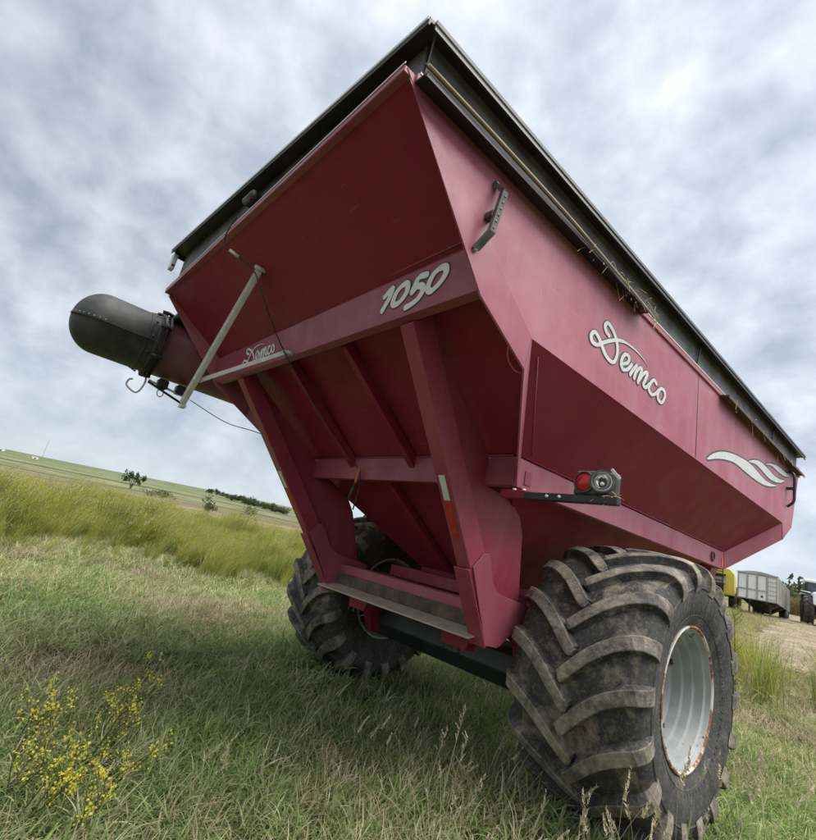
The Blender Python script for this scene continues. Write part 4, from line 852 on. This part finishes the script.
# tall yellow-green grass beyond
cx, cy, cr, ca = ring(10, 34, 46, 106, 1.5)
cf = tall_front(ca); k_ = cr > cf+0.7*vnoise(cx, cy, 0.5, 5.0); cx, cy = cx[k_], cy[k_]; m_ = len(cx)
csc = np.clip(0.76+0.26*RNG.standard_normal(m_)+0.55*vnoise(cx, cy, 0.22, 14.0), 0.5, 1.4); crz = rad(52)+0.45*RNG.standard_normal(m_); ckd = RNG.integers(0, 6, m_)
own = np.repeat(np.arange(m_), 9); n = len(own)
x = cx[own]+0.26*RNG.standard_normal(n); y = cy[own]+0.26*RNG.standard_normal(n)
fx, fy, fr_, fa = ring(10.5, 34, 46, 106, 5); k_ = fr_ > tall_front(fa)+0.3; fx, fy = fx[k_], fy[k_]; q = len(fx)
X = np.concatenate([x, fx]); Y = np.concatenate([y, fy]); d_ = np.hypot(x-cx[own], y-cy[own])
SC = np.concatenate([csc[own]*(0.85+0.2*RNG.random(n))*np.clip(1.05-0.5*d_, 0.5, 1), 0.45+0.25*RNG.random(q)])
RZ = np.concatenate([crz[own]+0.25*RNG.standard_normal(n), rad(52)+0.8*RNG.standard_normal(q)]); KD = np.concatenate([np.where(RNG.random(n) < 0.65, ckd[own], RNG.integers(0, 6, n)), RNG.integers(0, 6, q)])
tx, ty_, tr, ta = ring(8.5, 17, 54, 106, 7); tf = tall_front(ta); k_ = (tr > tf-3.2+1.5*vnoise(tx, ty_, 0.7, 8.0)) & (tr < tf+0.5) & (RNG.random(len(tx)) < np.interp(tf-tr, [0, 3.2], [0.9, 0.10])*np.interp(ta, [60, 76, 84], [0.12, 0.5, 1.0]))
tx, ty_, tr, tf = tx[k_], ty_[k_], tr[k_], tf[k_]; w_ = len(tx)
X = np.concatenate([X, tx]); Y = np.concatenate([Y, ty_]); SC = np.concatenate([SC, (0.30+0.30*RNG.random(w_))*np.interp(tf-tr, [0, 3.2], [1.15, 0.7])]); RZ = np.concatenate([RZ, rad(52)+0.8*RNG.standard_normal(w_)]); KD = np.concatenate([KD, RNG.integers(0, 6, w_)]); q += w_
scatter('tall_grass', ['tall'], np.stack([X, Y, ground_z(X, Y)], 1), RZ, 0.08*RNG.standard_normal((n+q, 2)), SC, KD, 'band of tall yellow-green feathery grass at the edge of the mown ground', 'grass')
# weeds beside the far side of the cart and along the track
xs, ys = [], []
for (a0, r0, k, sp) in ((17.8, 13.5, 46, 0.9), (16.0, 14.5, 40, 0.9), (14.2, 15.5, 30, 0.9), (19.5, 11.5, 30, 0.8), (12.4, 15.8, 18, 0.9), (16.5, 20, 34, 1.5), (15.0, 27, 40, 2.2), (18.0, 26, 40, 2.2), (12.9, 24, 14, 0.9)):
    cx, cy = polar(a0, r0); xs += list(RNG.normal(cx, sp, k)); ys += list(RNG.normal(cy, sp, k))
x, y = np.array(xs), np.array(ys); keep = np.min(np.hypot(x[:, None]-trk[None, :, 0], y[:, None]-trk[None, :, 1]), axis=1) > 1.3; x, y = x[keep], y[keep]; n = len(x)
scatter('weeds', ['weed', 'tall'], np.stack([x, y, ground_z(x, y)], 1), RNG.uniform(0, 6.28, n), 0.12*RNG.standard_normal((n, 2)), 0.65+0.45*RNG.random(n), np.where(RNG.random(n) < 0.30, RNG.integers(0, 6, n), 6+RNG.integers(0, 3, n)), 'rank green and dry weeds between the cart wheel and the dirt track', 'weeds')
# standing corn beyond the trailer
xs, ys = [], []
for k in range(900):
    a0 = U(2, 13.5); r0 = U(78, 100); cx, cy = polar(a0, r0); xs.append(cx); ys.append(cy)
x, y = np.array(xs), np.array(ys); n = len(x)
scatter('corn_field', ['corn'], np.stack([x, y, ground_z(x, y)], 1), RNG.uniform(0, 6.28, n), 0.05*RNG.standard_normal((n, 2)), 0.9+0.3*RNG.random(n), RNG.integers(0, 3, n), 'strip of standing brown corn beyond the parked trailer', 'corn')

# yellow wildflowers in the grass
def wildflower(base, lean, h, nb, label, grp='yellow wildflowers in the near grass'):
    root = thing('wildflower', label, 'wildflower', base, grp); b = Vector(base); lean = Vector(lean)
    V, F = [], []; VL, FL, ML = [], [], []; PV, PF, PM = [], [], []
    for s_ in range(nb):
        a = U(0, 6.28); d = (Vector((math.cos(a), math.sin(a), 0))*U(0.05, 0.60)+lean+Vector((0, 0, 1))).normalized(); ln = h*U(0.6, 1.0)
        pts = [b+Vector((Gs(0, 0.02), Gs(0, 0.02), -0.02))]
        for k in range(5): pts.append(pts[-1]+(d+Vector((Gs(0, 0.05), Gs(0, 0.05), 0))).normalized()*ln/5)
        add_tube(V, F, pts, [0.0045, 0.004, 0.0035, 0.003, 0.0025, 0.0015], 4, False)
        for k in range(4):
            t = U(0.45, 1.0); j = min(int(t*5), 4); p = pts[j].lerp(pts[j+1], t*5-j); a2 = U(0, 6.28); dd = (d*0.8+Vector((math.cos(a2), math.sin(a2), 0.3))*0.7).normalized(); l2 = U(0.05, 0.16)
            q = p+dd*l2; add_tube(V, F, [p, p.lerp(q, 0.5)+Vector((0, 0, 0.006)), q], 0.0015, 3, False)
            for m_ in range(random.randint(7, 15)):
                c = q+Vector((Gs(0, 0.010), Gs(0, 0.010), Gs(0, 0.020))); sz = U(0.0038, 0.0078); nn = Vector((Gs(0, 1), Gs(0, 1), Gs(0, 1))).normalized(); u = nn.orthogonal().normalized(); v = nn.cross(u)
                i0 = len(PV); PV.extend([c+u*sz, c+v*sz*0.9+nn*sz*0.4, c-u*sz, c-v*sz*0.9+nn*sz*0.4]); PF.append((i0, i0+1, i0+2, i0+3))
        for k in range(9):
            t = U(0.1, 0.8); j = min(int(t*5), 4); p = pts[j].lerp(pts[j+1], t*5-j); blade(VL, FL, ML, p, U(0, 6.28), U(0.7, 1.2), U(0.03, 0.07), 0.009, 0.7, 0, 3)
    mesh_obj('stem', V, F, 'weed_stem', root); mesh_obj('foliage', VL, FL, 'grass_bright', root); mesh_obj('blossom', PV, PF, 'petal', root)
wl = [((-0.62, 1.13), 0.46, 3, 'tall thin yellow-flowering weed rising above the rest of the flower patch'), ((-0.28, 0.98), 0.34, 3, 'yellow-flowering weed with sparse sprays just in front of the tallest one'),
      ((0.02, 0.92), 0.36, 3, 'bushy yellow-flowering weed in the middle of the flower patch'), ((0.22, 0.68), 0.30, 4, 'densest yellow-flowering weed, its sprays almost touching'),
      ((-0.02, 0.58), 0.40, 3, 'yellow-flowering weed with a bare brown stem leaning through the patch'), ((0.22, 0.98), 0.26, 3, 'short yellow-flowering weed beside the dark matted grass'),
      ((0.42, 0.68), 0.22, 3, 'low yellow-flowering weed with small scattered blossoms'), ((-0.36, 0.66), 0.32, 3, 'pale sparse yellow-flowering weed at the far end of the patch'), ((0.52, 0.84), 0.18, 2, 'tiny yellow-flowering weed standing alone in dark grass')]
wl += [((0.50, 0.58), 0.30, 4, 'yellow-flowering weed with upright sprays at the near end of the patch'), ((0.64, 0.78), 0.26, 3, 'small yellow-flowering weed low between matted straw blades'), ((0.30, 0.52), 0.36, 4, 'leafy yellow-flowering weed crowded among its neighbours')]
for (p, h, nb, lb) in wl: wildflower((p[0], p[1], gz(*p)), (0.25, 0.38, 0), h, nb, lb)
# a few dead seed stalks standing close against the tyre
for i, (px, py, h) in enumerate(((1.02, 2.62, 0.62), (1.10, 2.58, 0.50), (0.86, 2.66, 0.44), (2.08, 3.55, 0.40), (2.12, 3.95, 0.34))):
    V, F, M = [], [], []; z0 = gz(px, py); p0 = Vector((px, py, z0-0.02))
    pts = [p0+Vector((0.05*t*t, 0.03*t, h*t)) for t in (0, 0.3, 0.6, 0.85, 1.0)]
    root = thing('seed_stalk', 'thin dry grass stalk with a pale seed head standing against the near tyre', 'grass stalk', tuple(p0), 'dead seed stalks by the near tyre')
    tube('stem', pts, [0.003, 0.0026, 0.002, 0.0016, 0.001], 'grass_dry', root, 5)
    for t in np.linspace(0.62, 1.0, 9):
        j = min(int(t*4), 3); q = pts[j].lerp(pts[j+1], t*4-j); head(V, F, M, q, (U(-0.6, 0.6), U(-0.6, 0.6), 0.8), 0.045, 0.014, 0, 6)
    mesh_obj('seed_head', V, F, 'seed_head', root)
# dry thistle-like stalk right of the tyre
p = polar(15.3, 11.6); z0 = gz(*p); root = thing('weed_stalk', 'bare brown weed stalk rising out of the rank weeds', 'weed', (p[0], p[1], z0)); V, F = [], []
pts = [Vector((p[0]-0.02*k, p[1]+0.14*k*0.3, z0+0.30*k)) for k in range(6)]; add_tube(V, F, pts, [0.014, 0.012, 0.010, 0.008, 0.006, 0.003], 6)
for k in range(12):
    t = U(1, 4.9); j = int(t); q = pts[j].lerp(pts[j+1], t-j); a = U(0, 6.28); add_tube(V, F, [q, q+Vector((math.cos(a)*0.10, math.sin(a)*0.10, 0.10)), q+Vector((math.cos(a)*0.14, math.sin(a)*0.14, 0.22))], [0.005, 0.004, 0.002], 4)
mesh_obj('stem', V, F, 'grass_brown', root)

# ------------------------------------------------------------------ distant trees, mast
def crown(name, c, rx, rz_, n, sz, mat, parent, lobes):
    V, F = [], []
    L_ = [(Vector((Gs(0, 0.45)*rx, Gs(0, 0.45)*rx, Gs(0, 0.36)*rz_)), U(0.35, 0.6)) for _ in range(lobes)]
    for i in range(n):
        lc, lr = L_[i % lobes]; d = Vector((Gs(0, 1), Gs(0, 1), Gs(0, 1))).normalized()*(R()**0.4)*lr
        p = Vector(c)+lc+Vector((d.x*rx, d.y*rx, d.z*rz_)); u = Vector((Gs(0, 1), Gs(0, 1), Gs(0, 1))).normalized(); v = u.orthogonal().normalized(); s_ = sz*U(0.6, 1.3)
        b = len(V); V.extend([p-u*s_, p+v*s_*0.6, p+u*s_, p-v*s_*0.6]); F.append((b, b+1, b+2, b+3))
    return mesh_obj(name, V, F, mat, parent)
def tree(name, az, r, h, rx, label, cat='tree', grp=None, mat='tree_leaf', n=420, stems=1, low=False):
    x, y = polar(az, r); z = gz(x, y); root = thing(name, label, cat, (x, y, z), grp); V, F = [], []
    for s_ in range(stems):
        dx = (s_-(stems-1)/2)*rx*0.55; add_tube(V, F, [(x, y, z-0.3), (x+dx*0.25, y+dx*0.2, z+h*0.25), (x+dx, y+dx*0.8, z+h*0.65)], [h*0.03, h*0.024, h*0.01], 7)
    mesh_obj('trunk', V, F, 'bark', root)
    if stems > 1:
        V0, F0 = [], []
        for s_ in range(stems):
            dx = (s_-(stems-1)/2)*rx*0.85; o = crown('crown', (x+dx, y+dx*0.8, z+h*(0.66+0.08*(s_ % 2))), rx*0.62, h*0.34, n//stems, h*0.045, mat, root, 7)
    else: crown('crown', (x, y, z+h*(0.40 if low else 0.52)), rx, h*(0.5 if low else 0.52), n, h*0.085, mat, root, 14)
tree('cottonwood_tree', 78.3, 236, 7.2, 2.3, 'lone spreading tree standing in the open hillside field', stems=4, n=900)
for i, a in enumerate((70.9, 70.2, 69.6)): tree('shelterbelt_tree', a, 560+6*(i % 2), 6.6-0.6*i, 3.6, 'dark round tree in the clump that ends the far shelterbelt', grp='trees of the end clump', n=460)
for i in range(14):
    a = 68.9-i*0.47; tree('shelterbelt_tree', a, 470+U(-10, 10)-6*i, U(4.6, 6.4), U(3.8, 5.4), 'dark tree in the long row of the far shelterbelt on the hill', grp='trees of the long row', n=700)
for i, (a, h) in enumerate(((76.6, 2.6), (75.8, 3.0), (75.0, 3.3), (74.4, 2.4))): tree('hillside_bush', a, 150+i*4, h*0.8, 2.2, 'low grey-green bush in the loose row below the lone tree', 'bush', 'bushes below the lone tree', 'bush_leaf', 240, 1, True)
for i, (a, r_, h) in enumerate(((70.4, 95, 2.6), (66.2, 90, 2.4))): tree('hillside_bush', a, r_, h, 1.1, 'small upright bush standing just beyond the tall grass', 'bush', 'bushes at the tall grass', 'bush_leaf', 260, 1, False)
for i, (a, r_, h) in enumerate(((10.5, 170, 7), (9.6, 175, 9), (8.7, 168, 8))): tree('shelterbelt_tree', a, r_, h, 5, 'dark tree behind the standing corn past the trailer', grp='trees behind the corn', n=460)
x, y = polar(86.2, 900); z = gz(x, y); mast = thing('radio_mast', 'thin grey lattice mast on the far skyline', 'mast', (x, y, z)); hM = 26.0; V, F = [], []
for dx, dy in ((0.5, 0.3), (-0.5, 0.3), (0, -0.55)): add_tube(V, F, [(x+dx, y+dy, z-1), (x+dx*0.5, y+dy*0.5, z+hM)], 0.16, 5)
for k in range(14):
    a = z+hM*k/14; add_tube(V, F, [(x+0.5, y+0.3, a), (x-0.5, y+0.3, a+hM/14)], 0.08, 4); add_tube(V, F, [(x-0.5, y+0.3, a), (x, y-0.55, a+hM/14)], 0.08, 4)
mesh_obj('lattice', V, F, 'mast_grey', mast); tube('antenna', [(x, y, z+hM), (x, y, z+hM+2.5)], 0.12, 'mast_grey', mast, 5)
x, y = polar(88.6, 640); z = gz(x, y)
for i, (a, r_, w_, h_) in enumerate(((89.3, 620, 6, 2.2), (86.7, 520, 4, 1.7))):
    x, y = polar(a, r_); z = gz(x, y); root = thing('farm_shed', ('long low white shed' if i == 0 else 'small white shed')+' far out on the hillside fields', 'shed', (x, y, z))
    box('wall', (x-1.5, y-w_/2, z-0.5), (x+1.5, y+w_/2, z+h_*0.65), 'trailer_white', root, 0)
    prism('roof', [(x-1.7, y-w_/2-0.3, z+h_*0.65), (x+1.7, y-w_/2-0.3, z+h_*0.65), (x, y-w_/2-0.3, z+h_)], (0, w_+0.6, 0), 'trailer_grey', root)
    box('door', (x+1.5, y-0.7, z-0.4), (x+1.56, y+0.7, z+h_*0.5), 'dark_steel', root, 0)

# ------------------------------------------------------------------ parked grain trailer
def frame_at(origin, fwd):
    """local axes: a = to the right along the front, b = back along the body, c = up"""
    f_ = Vector((fwd[0], fwd[1], 0)).normalized(); r_ = Vector((f_.y, -f_.x, 0)); return lambda a, b, c: Vector(origin)+r_*a+f_*b+Vector((0, 0, c))
def lbox(name, T, lo, hi, mat, parent, bev=0.0):
    (a0, b0, c0), (a1, b1, c1) = lo, hi
    return prism(name, [T(a0, b0, c0), T(a1, b0, c0), T(a1, b1, c0), T(a0, b1, c0)], (0, 0, c1-c0), mat, parent, bev)
def far_wheel(name, T, a, b, r, wd, parent, tread=False, n=22, rimmat='trailer_white'):
    c = T(a, b, r); ax = (T(a+1, b, r)-c).normalized(); fw = (T(a, b+1, r)-c).normalized(); V, F = [], []; up = Vector((0, 0, 1))
    prof = [(0.55*r, -wd/2), (0.9*r, -wd/2), (r, -wd*0.38), (r, wd*0.38), (0.9*r, wd/2), (0.55*r, wd/2)]
    for i in range(n):
        t = 2*math.pi*i/n
        for q, o in prof: V.append(c+ax*o+(fw*math.cos(t)+up*math.sin(t))*q)
    m = len(prof)
    for i in range(n):
        j = (i+1) % n
        for k in range(m-1): F.append((i*m+k, j*m+k, j*m+k+1, i*m+k+1))
    ty = mesh_obj(name, V, F, 'rubber_far', parent, smooth=False)
    for o in (-wd*0.3, wd*0.3): V2 = [c+ax*o+(fw*math.cos(2*math.pi*i/n)+up*math.sin(2*math.pi*i/n))*0.56*r for i in range(n)]; mesh_obj('rim', V2, [tuple(range(n))], rimmat, ty)
    if tread:
        V, F = [], []
        for sg in (-1, 1):
            for i in range(18):
                t = 2*math.pi*(i+(0.5 if sg > 0 else 0))/18; P0 = []
                for u, dt in ((0.0, 0.0), (0.45, 0.16)):
                    for e_ in (-0.055, 0.055): P0.append((u*wd*sg, t+dt+e_))
                b0 = len(V)
                for hgt in (0.98, 1.06):
                    for u, tt in P0: V.append(c+ax*u+(fw*math.cos(tt)+up*math.sin(tt))*r*hgt)
                F += [(b0+4, b0+5, b0+7, b0+6), (b0, b0+2, b0+6, b0+4), (b0+1, b0+5, b0+7, b0+3), (b0, b0+4, b0+5, b0+1), (b0+2, b0+3, b0+7, b0+6)]
        mesh_obj('tread', V, F, 'corn_dry' if False else 'rubber_far', ty)
    return ty
def trailer():
    p0 = polar(12.32, 40.0); p1 = polar(11.42, 52.0); pl = polar(15.3, 40.3); f_ = (p1[0]-p0[0], p1[1]-p0[1])
    z0 = gz(*polar(13.7, 40)); T = frame_at((p0[0], p0[1], z0), f_); wd = 2.12; Ln = 11.0
    root = thing('grain_trailer', 'white grain hopper trailer with ladder on its end wall parked by the track', 'trailer', (p0[0], p0[1], z0))
    zb, zt = 0.98, 2.62
    lbox('front_wall', T, (-wd, 0, zb), (0, 0.05, zt), 'trailer_grey', root)
    for k in range(5):
        a = -wd+0.02+k*(wd-0.04)/4.0; lbox('wall_post', T, (a-0.035 if k else a, -0.06, zb), (a+0.035 if k < 4 else a, -0.002, zt-0.02), 'trailer_grey', root)
    for k in range(3):
        for z_a, z_b in ((zb+0.06, zb+0.58), (zb+0.66, zt-0.10)): lbox('wall_panel', T, (-wd+0.07+k*(wd-0.04)/4, -0.025, z_a), (-wd-0.03+(k+1)*(wd-0.04)/4, -0.004, z_b), 'trailer_white', root)
    lbox('wall_panel', T, (-0.49, -0.025, zb+0.06), (-0.07, -0.004, zt-0.08), 'trailer_white', root)
    lbox('wall_rail', T, (-wd+0.02, -0.055, zb+0.585), (-0.55, -0.003, zb+0.65), 'trailer_grey', root)
    for k in range(6): lbox('ladder_rung', T, (-0.48, -0.11, zb+0.15+k*0.27), (-0.08, -0.075, zb+0.19+k*0.27), 'trailer_grey', root)
    lbox('emblem', T, (-0.86, -0.03, zb+0.20), (-0.74, -0.0262, zb+0.34), 'rubber_far', root)
    for a, nm in ((-0.05, 'side_wall'), (-wd, 'side_wall')):
        sw = lbox(nm, T, (a, 0.06, zb), (a+0.05, Ln, zt), 'trailer_grey', root)
        for k in range(12): lbox('side_rib', T, (a+0.05 if a > -1 else a-0.04, 0.4+k*0.92, zb), (a+0.09 if a > -1 else a, 0.48+k*0.92, zt), 'trailer_grey', sw)
    lbox('rear_wall', T, (-wd+0.05, Ln-0.05, zb), (-0.05, Ln, zt), 'trailer_grey', root)
    arch = [T(-wd*i/12-0.0, -0.05, zt+0.16*math.sin(math.pi*i/12)) for i in range(13)]
    prism('roll_tarp', arch, T(0, Ln+0.1, 0)-T(0, 0, 0), 'trailer_grey', root)
    lbox('top_rail', T, (-wd-0.04, -0.07, zt-0.03), (0.04, 0.06, zt+0.03), 'trailer_grey', root)
    lbox('frame_rail', T, (-wd*0.7, 0.1, zb-0.14), (-wd*0.7+0.1, Ln, zb), 'rubber_far', root); lbox('frame_rail', T, (-wd*0.3, 0.1, zb-0.14), (-wd*0.3+0.1, Ln, zb), 'rubber_far', root)
    for b0 in (2.6, 6.2):
        q = [T(-wd+0.1, b0-1.2, zb-0.01), T(-0.1, b0-1.2, zb-0.01), T(-0.1, b0+1.2, zb-0.01), T(-wd+0.1, b0+1.2, zb-0.01)]; t_ = [T(-wd*0.62, b0-0.3, 0.42), T(-wd*0.38, b0-0.3, 0.42), T(-wd*0.38, b0+0.3, 0.42), T(-wd*0.62, b0+0.3, 0.42)]
        mesh_obj('hopper', q+t_, [(0, 1, 5, 4), (1, 2, 6, 5), (2, 3, 7, 6), (3, 0, 4, 7), (4, 5, 6, 7)], 'rubber_far', root)
    for a in (-wd*0.74, -wd*0.22): lbox('landing_leg', T, (a, 0.55, 0.0), (a+0.10, 0.65, zb), 'rubber_far', root); tube('leg_brace', [T(a+0.05, 0.6, 0.45), T(a+0.05, 1.5, zb)], 0.035, 'rubber_far', root, 6)
    for b in (8.4, 9.7):
        for a in (-wd+0.25, -0.25): far_wheel('wheel', T, a, b, 0.50, 0.45, root)
    for a in (-wd, -0.55): lbox('mud_flap', T, (a, 10.4, 0.25), (a+0.55, 10.43, zb), 'rubber_far', root)
trailer()
# ------------------------------------------------------------------ yellow machine behind the trailer
def yellow_machine():
    p0 = polar(15.5, 46.0); p1 = polar(15.2, 54); z0 = gz(*p0); T = frame_at((p0[0], p0[1], z0), (p1[0]-p0[0], p1[1]-p0[1]))
    root = thing('combine_harvester', 'yellow harvesting machine with dark ladder and exhaust, mostly hidden behind the cart', 'harvester', (p0[0], p0[1], z0))
    prism('rear_hood', [T(-3.4, 0, 0.95), T(-0.05, 0, 0.95), T(-0.05, 0, 2.55), T(-0.35, 0, 2.9), T(-3.1, 0, 2.9), T(-3.4, 0, 2.5)], T(0, 3.2, 0)-T(0, 0, 0), 'machine_yellow', root, 0.04)
    lbox('side_shield', T, (-1.55, -0.05, 1.0), (-0.75, -0.01, 2.2), 'dark_steel', root); lbox('side_shield', T, (-3.2, -0.05, 1.1), (-1.75, -0.01, 2.6), 'machine_yellow', root, 0.02)
    for a in (-1.5, -0.8): tube('ladder_rail', [T(a, -0.35, 0.5), T(a, -0.25, 2.9), T(a, -0.2, 3.3)], 0.04, 'rubber_far', root, 6)
    for k in range(7): lbox('ladder_step', T, (-1.5, -0.36, 0.6+k*0.33), (-0.8, -0.18, 0.65+k*0.33), 'rubber_far', root)
    lbox('platform', T, (-1.7, -0.5, 2.35), (-0.6, 0.0, 2.42), 'rubber_far', root)
    lbox('engine_box', T, (-1.6, -0.2, 1.75), (-0.6, -0.02, 2.2), 'trailer_grey', root)
    tube('exhaust', [T(-0.95, 0.3, 2.8), T(-0.95, 0.3, 3.5)], 0.07, 'dark_steel', root, 8); lbox('grain_tank', T, (-3.0, 3.2, 1.5), (-0.3, 5.6, 3.1), 'machine_yellow', root, 0.03); lbox('cab', T, (-2.6, 5.7, 1.4), (-0.8, 7.2, 3.2), 'glass_far', root, 0.03)
    for a, b, r_ in ((-3.2, 1.4, 0.6), (-0.2, 1.4, 0.6), (-3.4, 5.6, 0.95), (0.0, 5.6, 0.95)): far_wheel('wheel', T, a, b, r_, 0.5, root, True, rimmat='machine_yellow')
yellow_machine()
# ------------------------------------------------------------------ tractor at the edge of the yard
def tractor():
    p0 = polar(9.35, 44.0); p1 = polar(9.9, 52.0); z0 = gz(*polar(9.6, 45)); T = frame_at((p0[0], p0[1], z0), (p1[0]-p0[0], p1[1]-p0[1]))
    root = thing('tractor', 'pale grey farm tractor with big lugged tyres standing past the trailer', 'tractor', (p0[0], p0[1], z0))
    for a in (-0.62, 0.95): far_wheel('front_wheel', T, a, 0.3, 0.92, 0.52, root, True, 28, 'dark_steel'); far_wheel('rear_wheel', T, a, 3.3, 1.02, 0.62, root, True, 28, 'dark_steel')
    prism('hood', [T(-0.42, -0.6, 1.25), T(0.72, -0.6, 1.25), T(0.72, -0.5, 2.0), T(0.55, -0.45, 2.12), T(-0.25, -0.45, 2.12), T(-0.42, -0.5, 2.0)], T(0, 2.4, 0.1)-T(0, 0, 0), 'trailer_white', root, 0.03)
    lbox('chassis', T, (-0.2, -0.4, 0.75), (0.5, 3.6, 1.3), 'rubber_far', root, 0.02); lbox('front_axle', T, (-0.5, 0.15, 0.8), (0.85, 0.45, 1.05), 'rubber_far', root, 0.02)
    lbox('cab_glass', T, (-0.62, 1.85, 1.45), (0.92, 3.3, 2.85), 'glass_far', root, 0.03); lbox('cab_roof', T, (-0.78, 1.7, 2.85), (1.08, 3.5, 3.05), 'trailer_white', root, 0.05)
    for a in (-0.62, 0.92):
        for b in (1.85, 3.3): lbox('cab_post', T, (a-0.05, b-0.05, 1.4), (a+0.05, b+0.05, 2.86), 'rubber_far', root)
    tube('mirror_arm', [T(-0.6, 1.8, 2.55), T(-0.98, 1.65, 2.62)], 0.025, 'rubber_far', root, 6); lbox('mirror', T, (-1.14, 1.62, 2.45), (-0.94, 1.68, 2.80), 'rubber_far', root, 0.02)
    tube('hand_rail', [T(-1.0, 1.2, 2.15), T(-0.45, 1.2, 2.1)], 0.03, 'trailer_white', root, 6); lbox('fender', T, (-0.98, 2.5, 2.0), (-0.5, 4.0, 2.08), 'trailer_white', root, 0.02)
tractor()
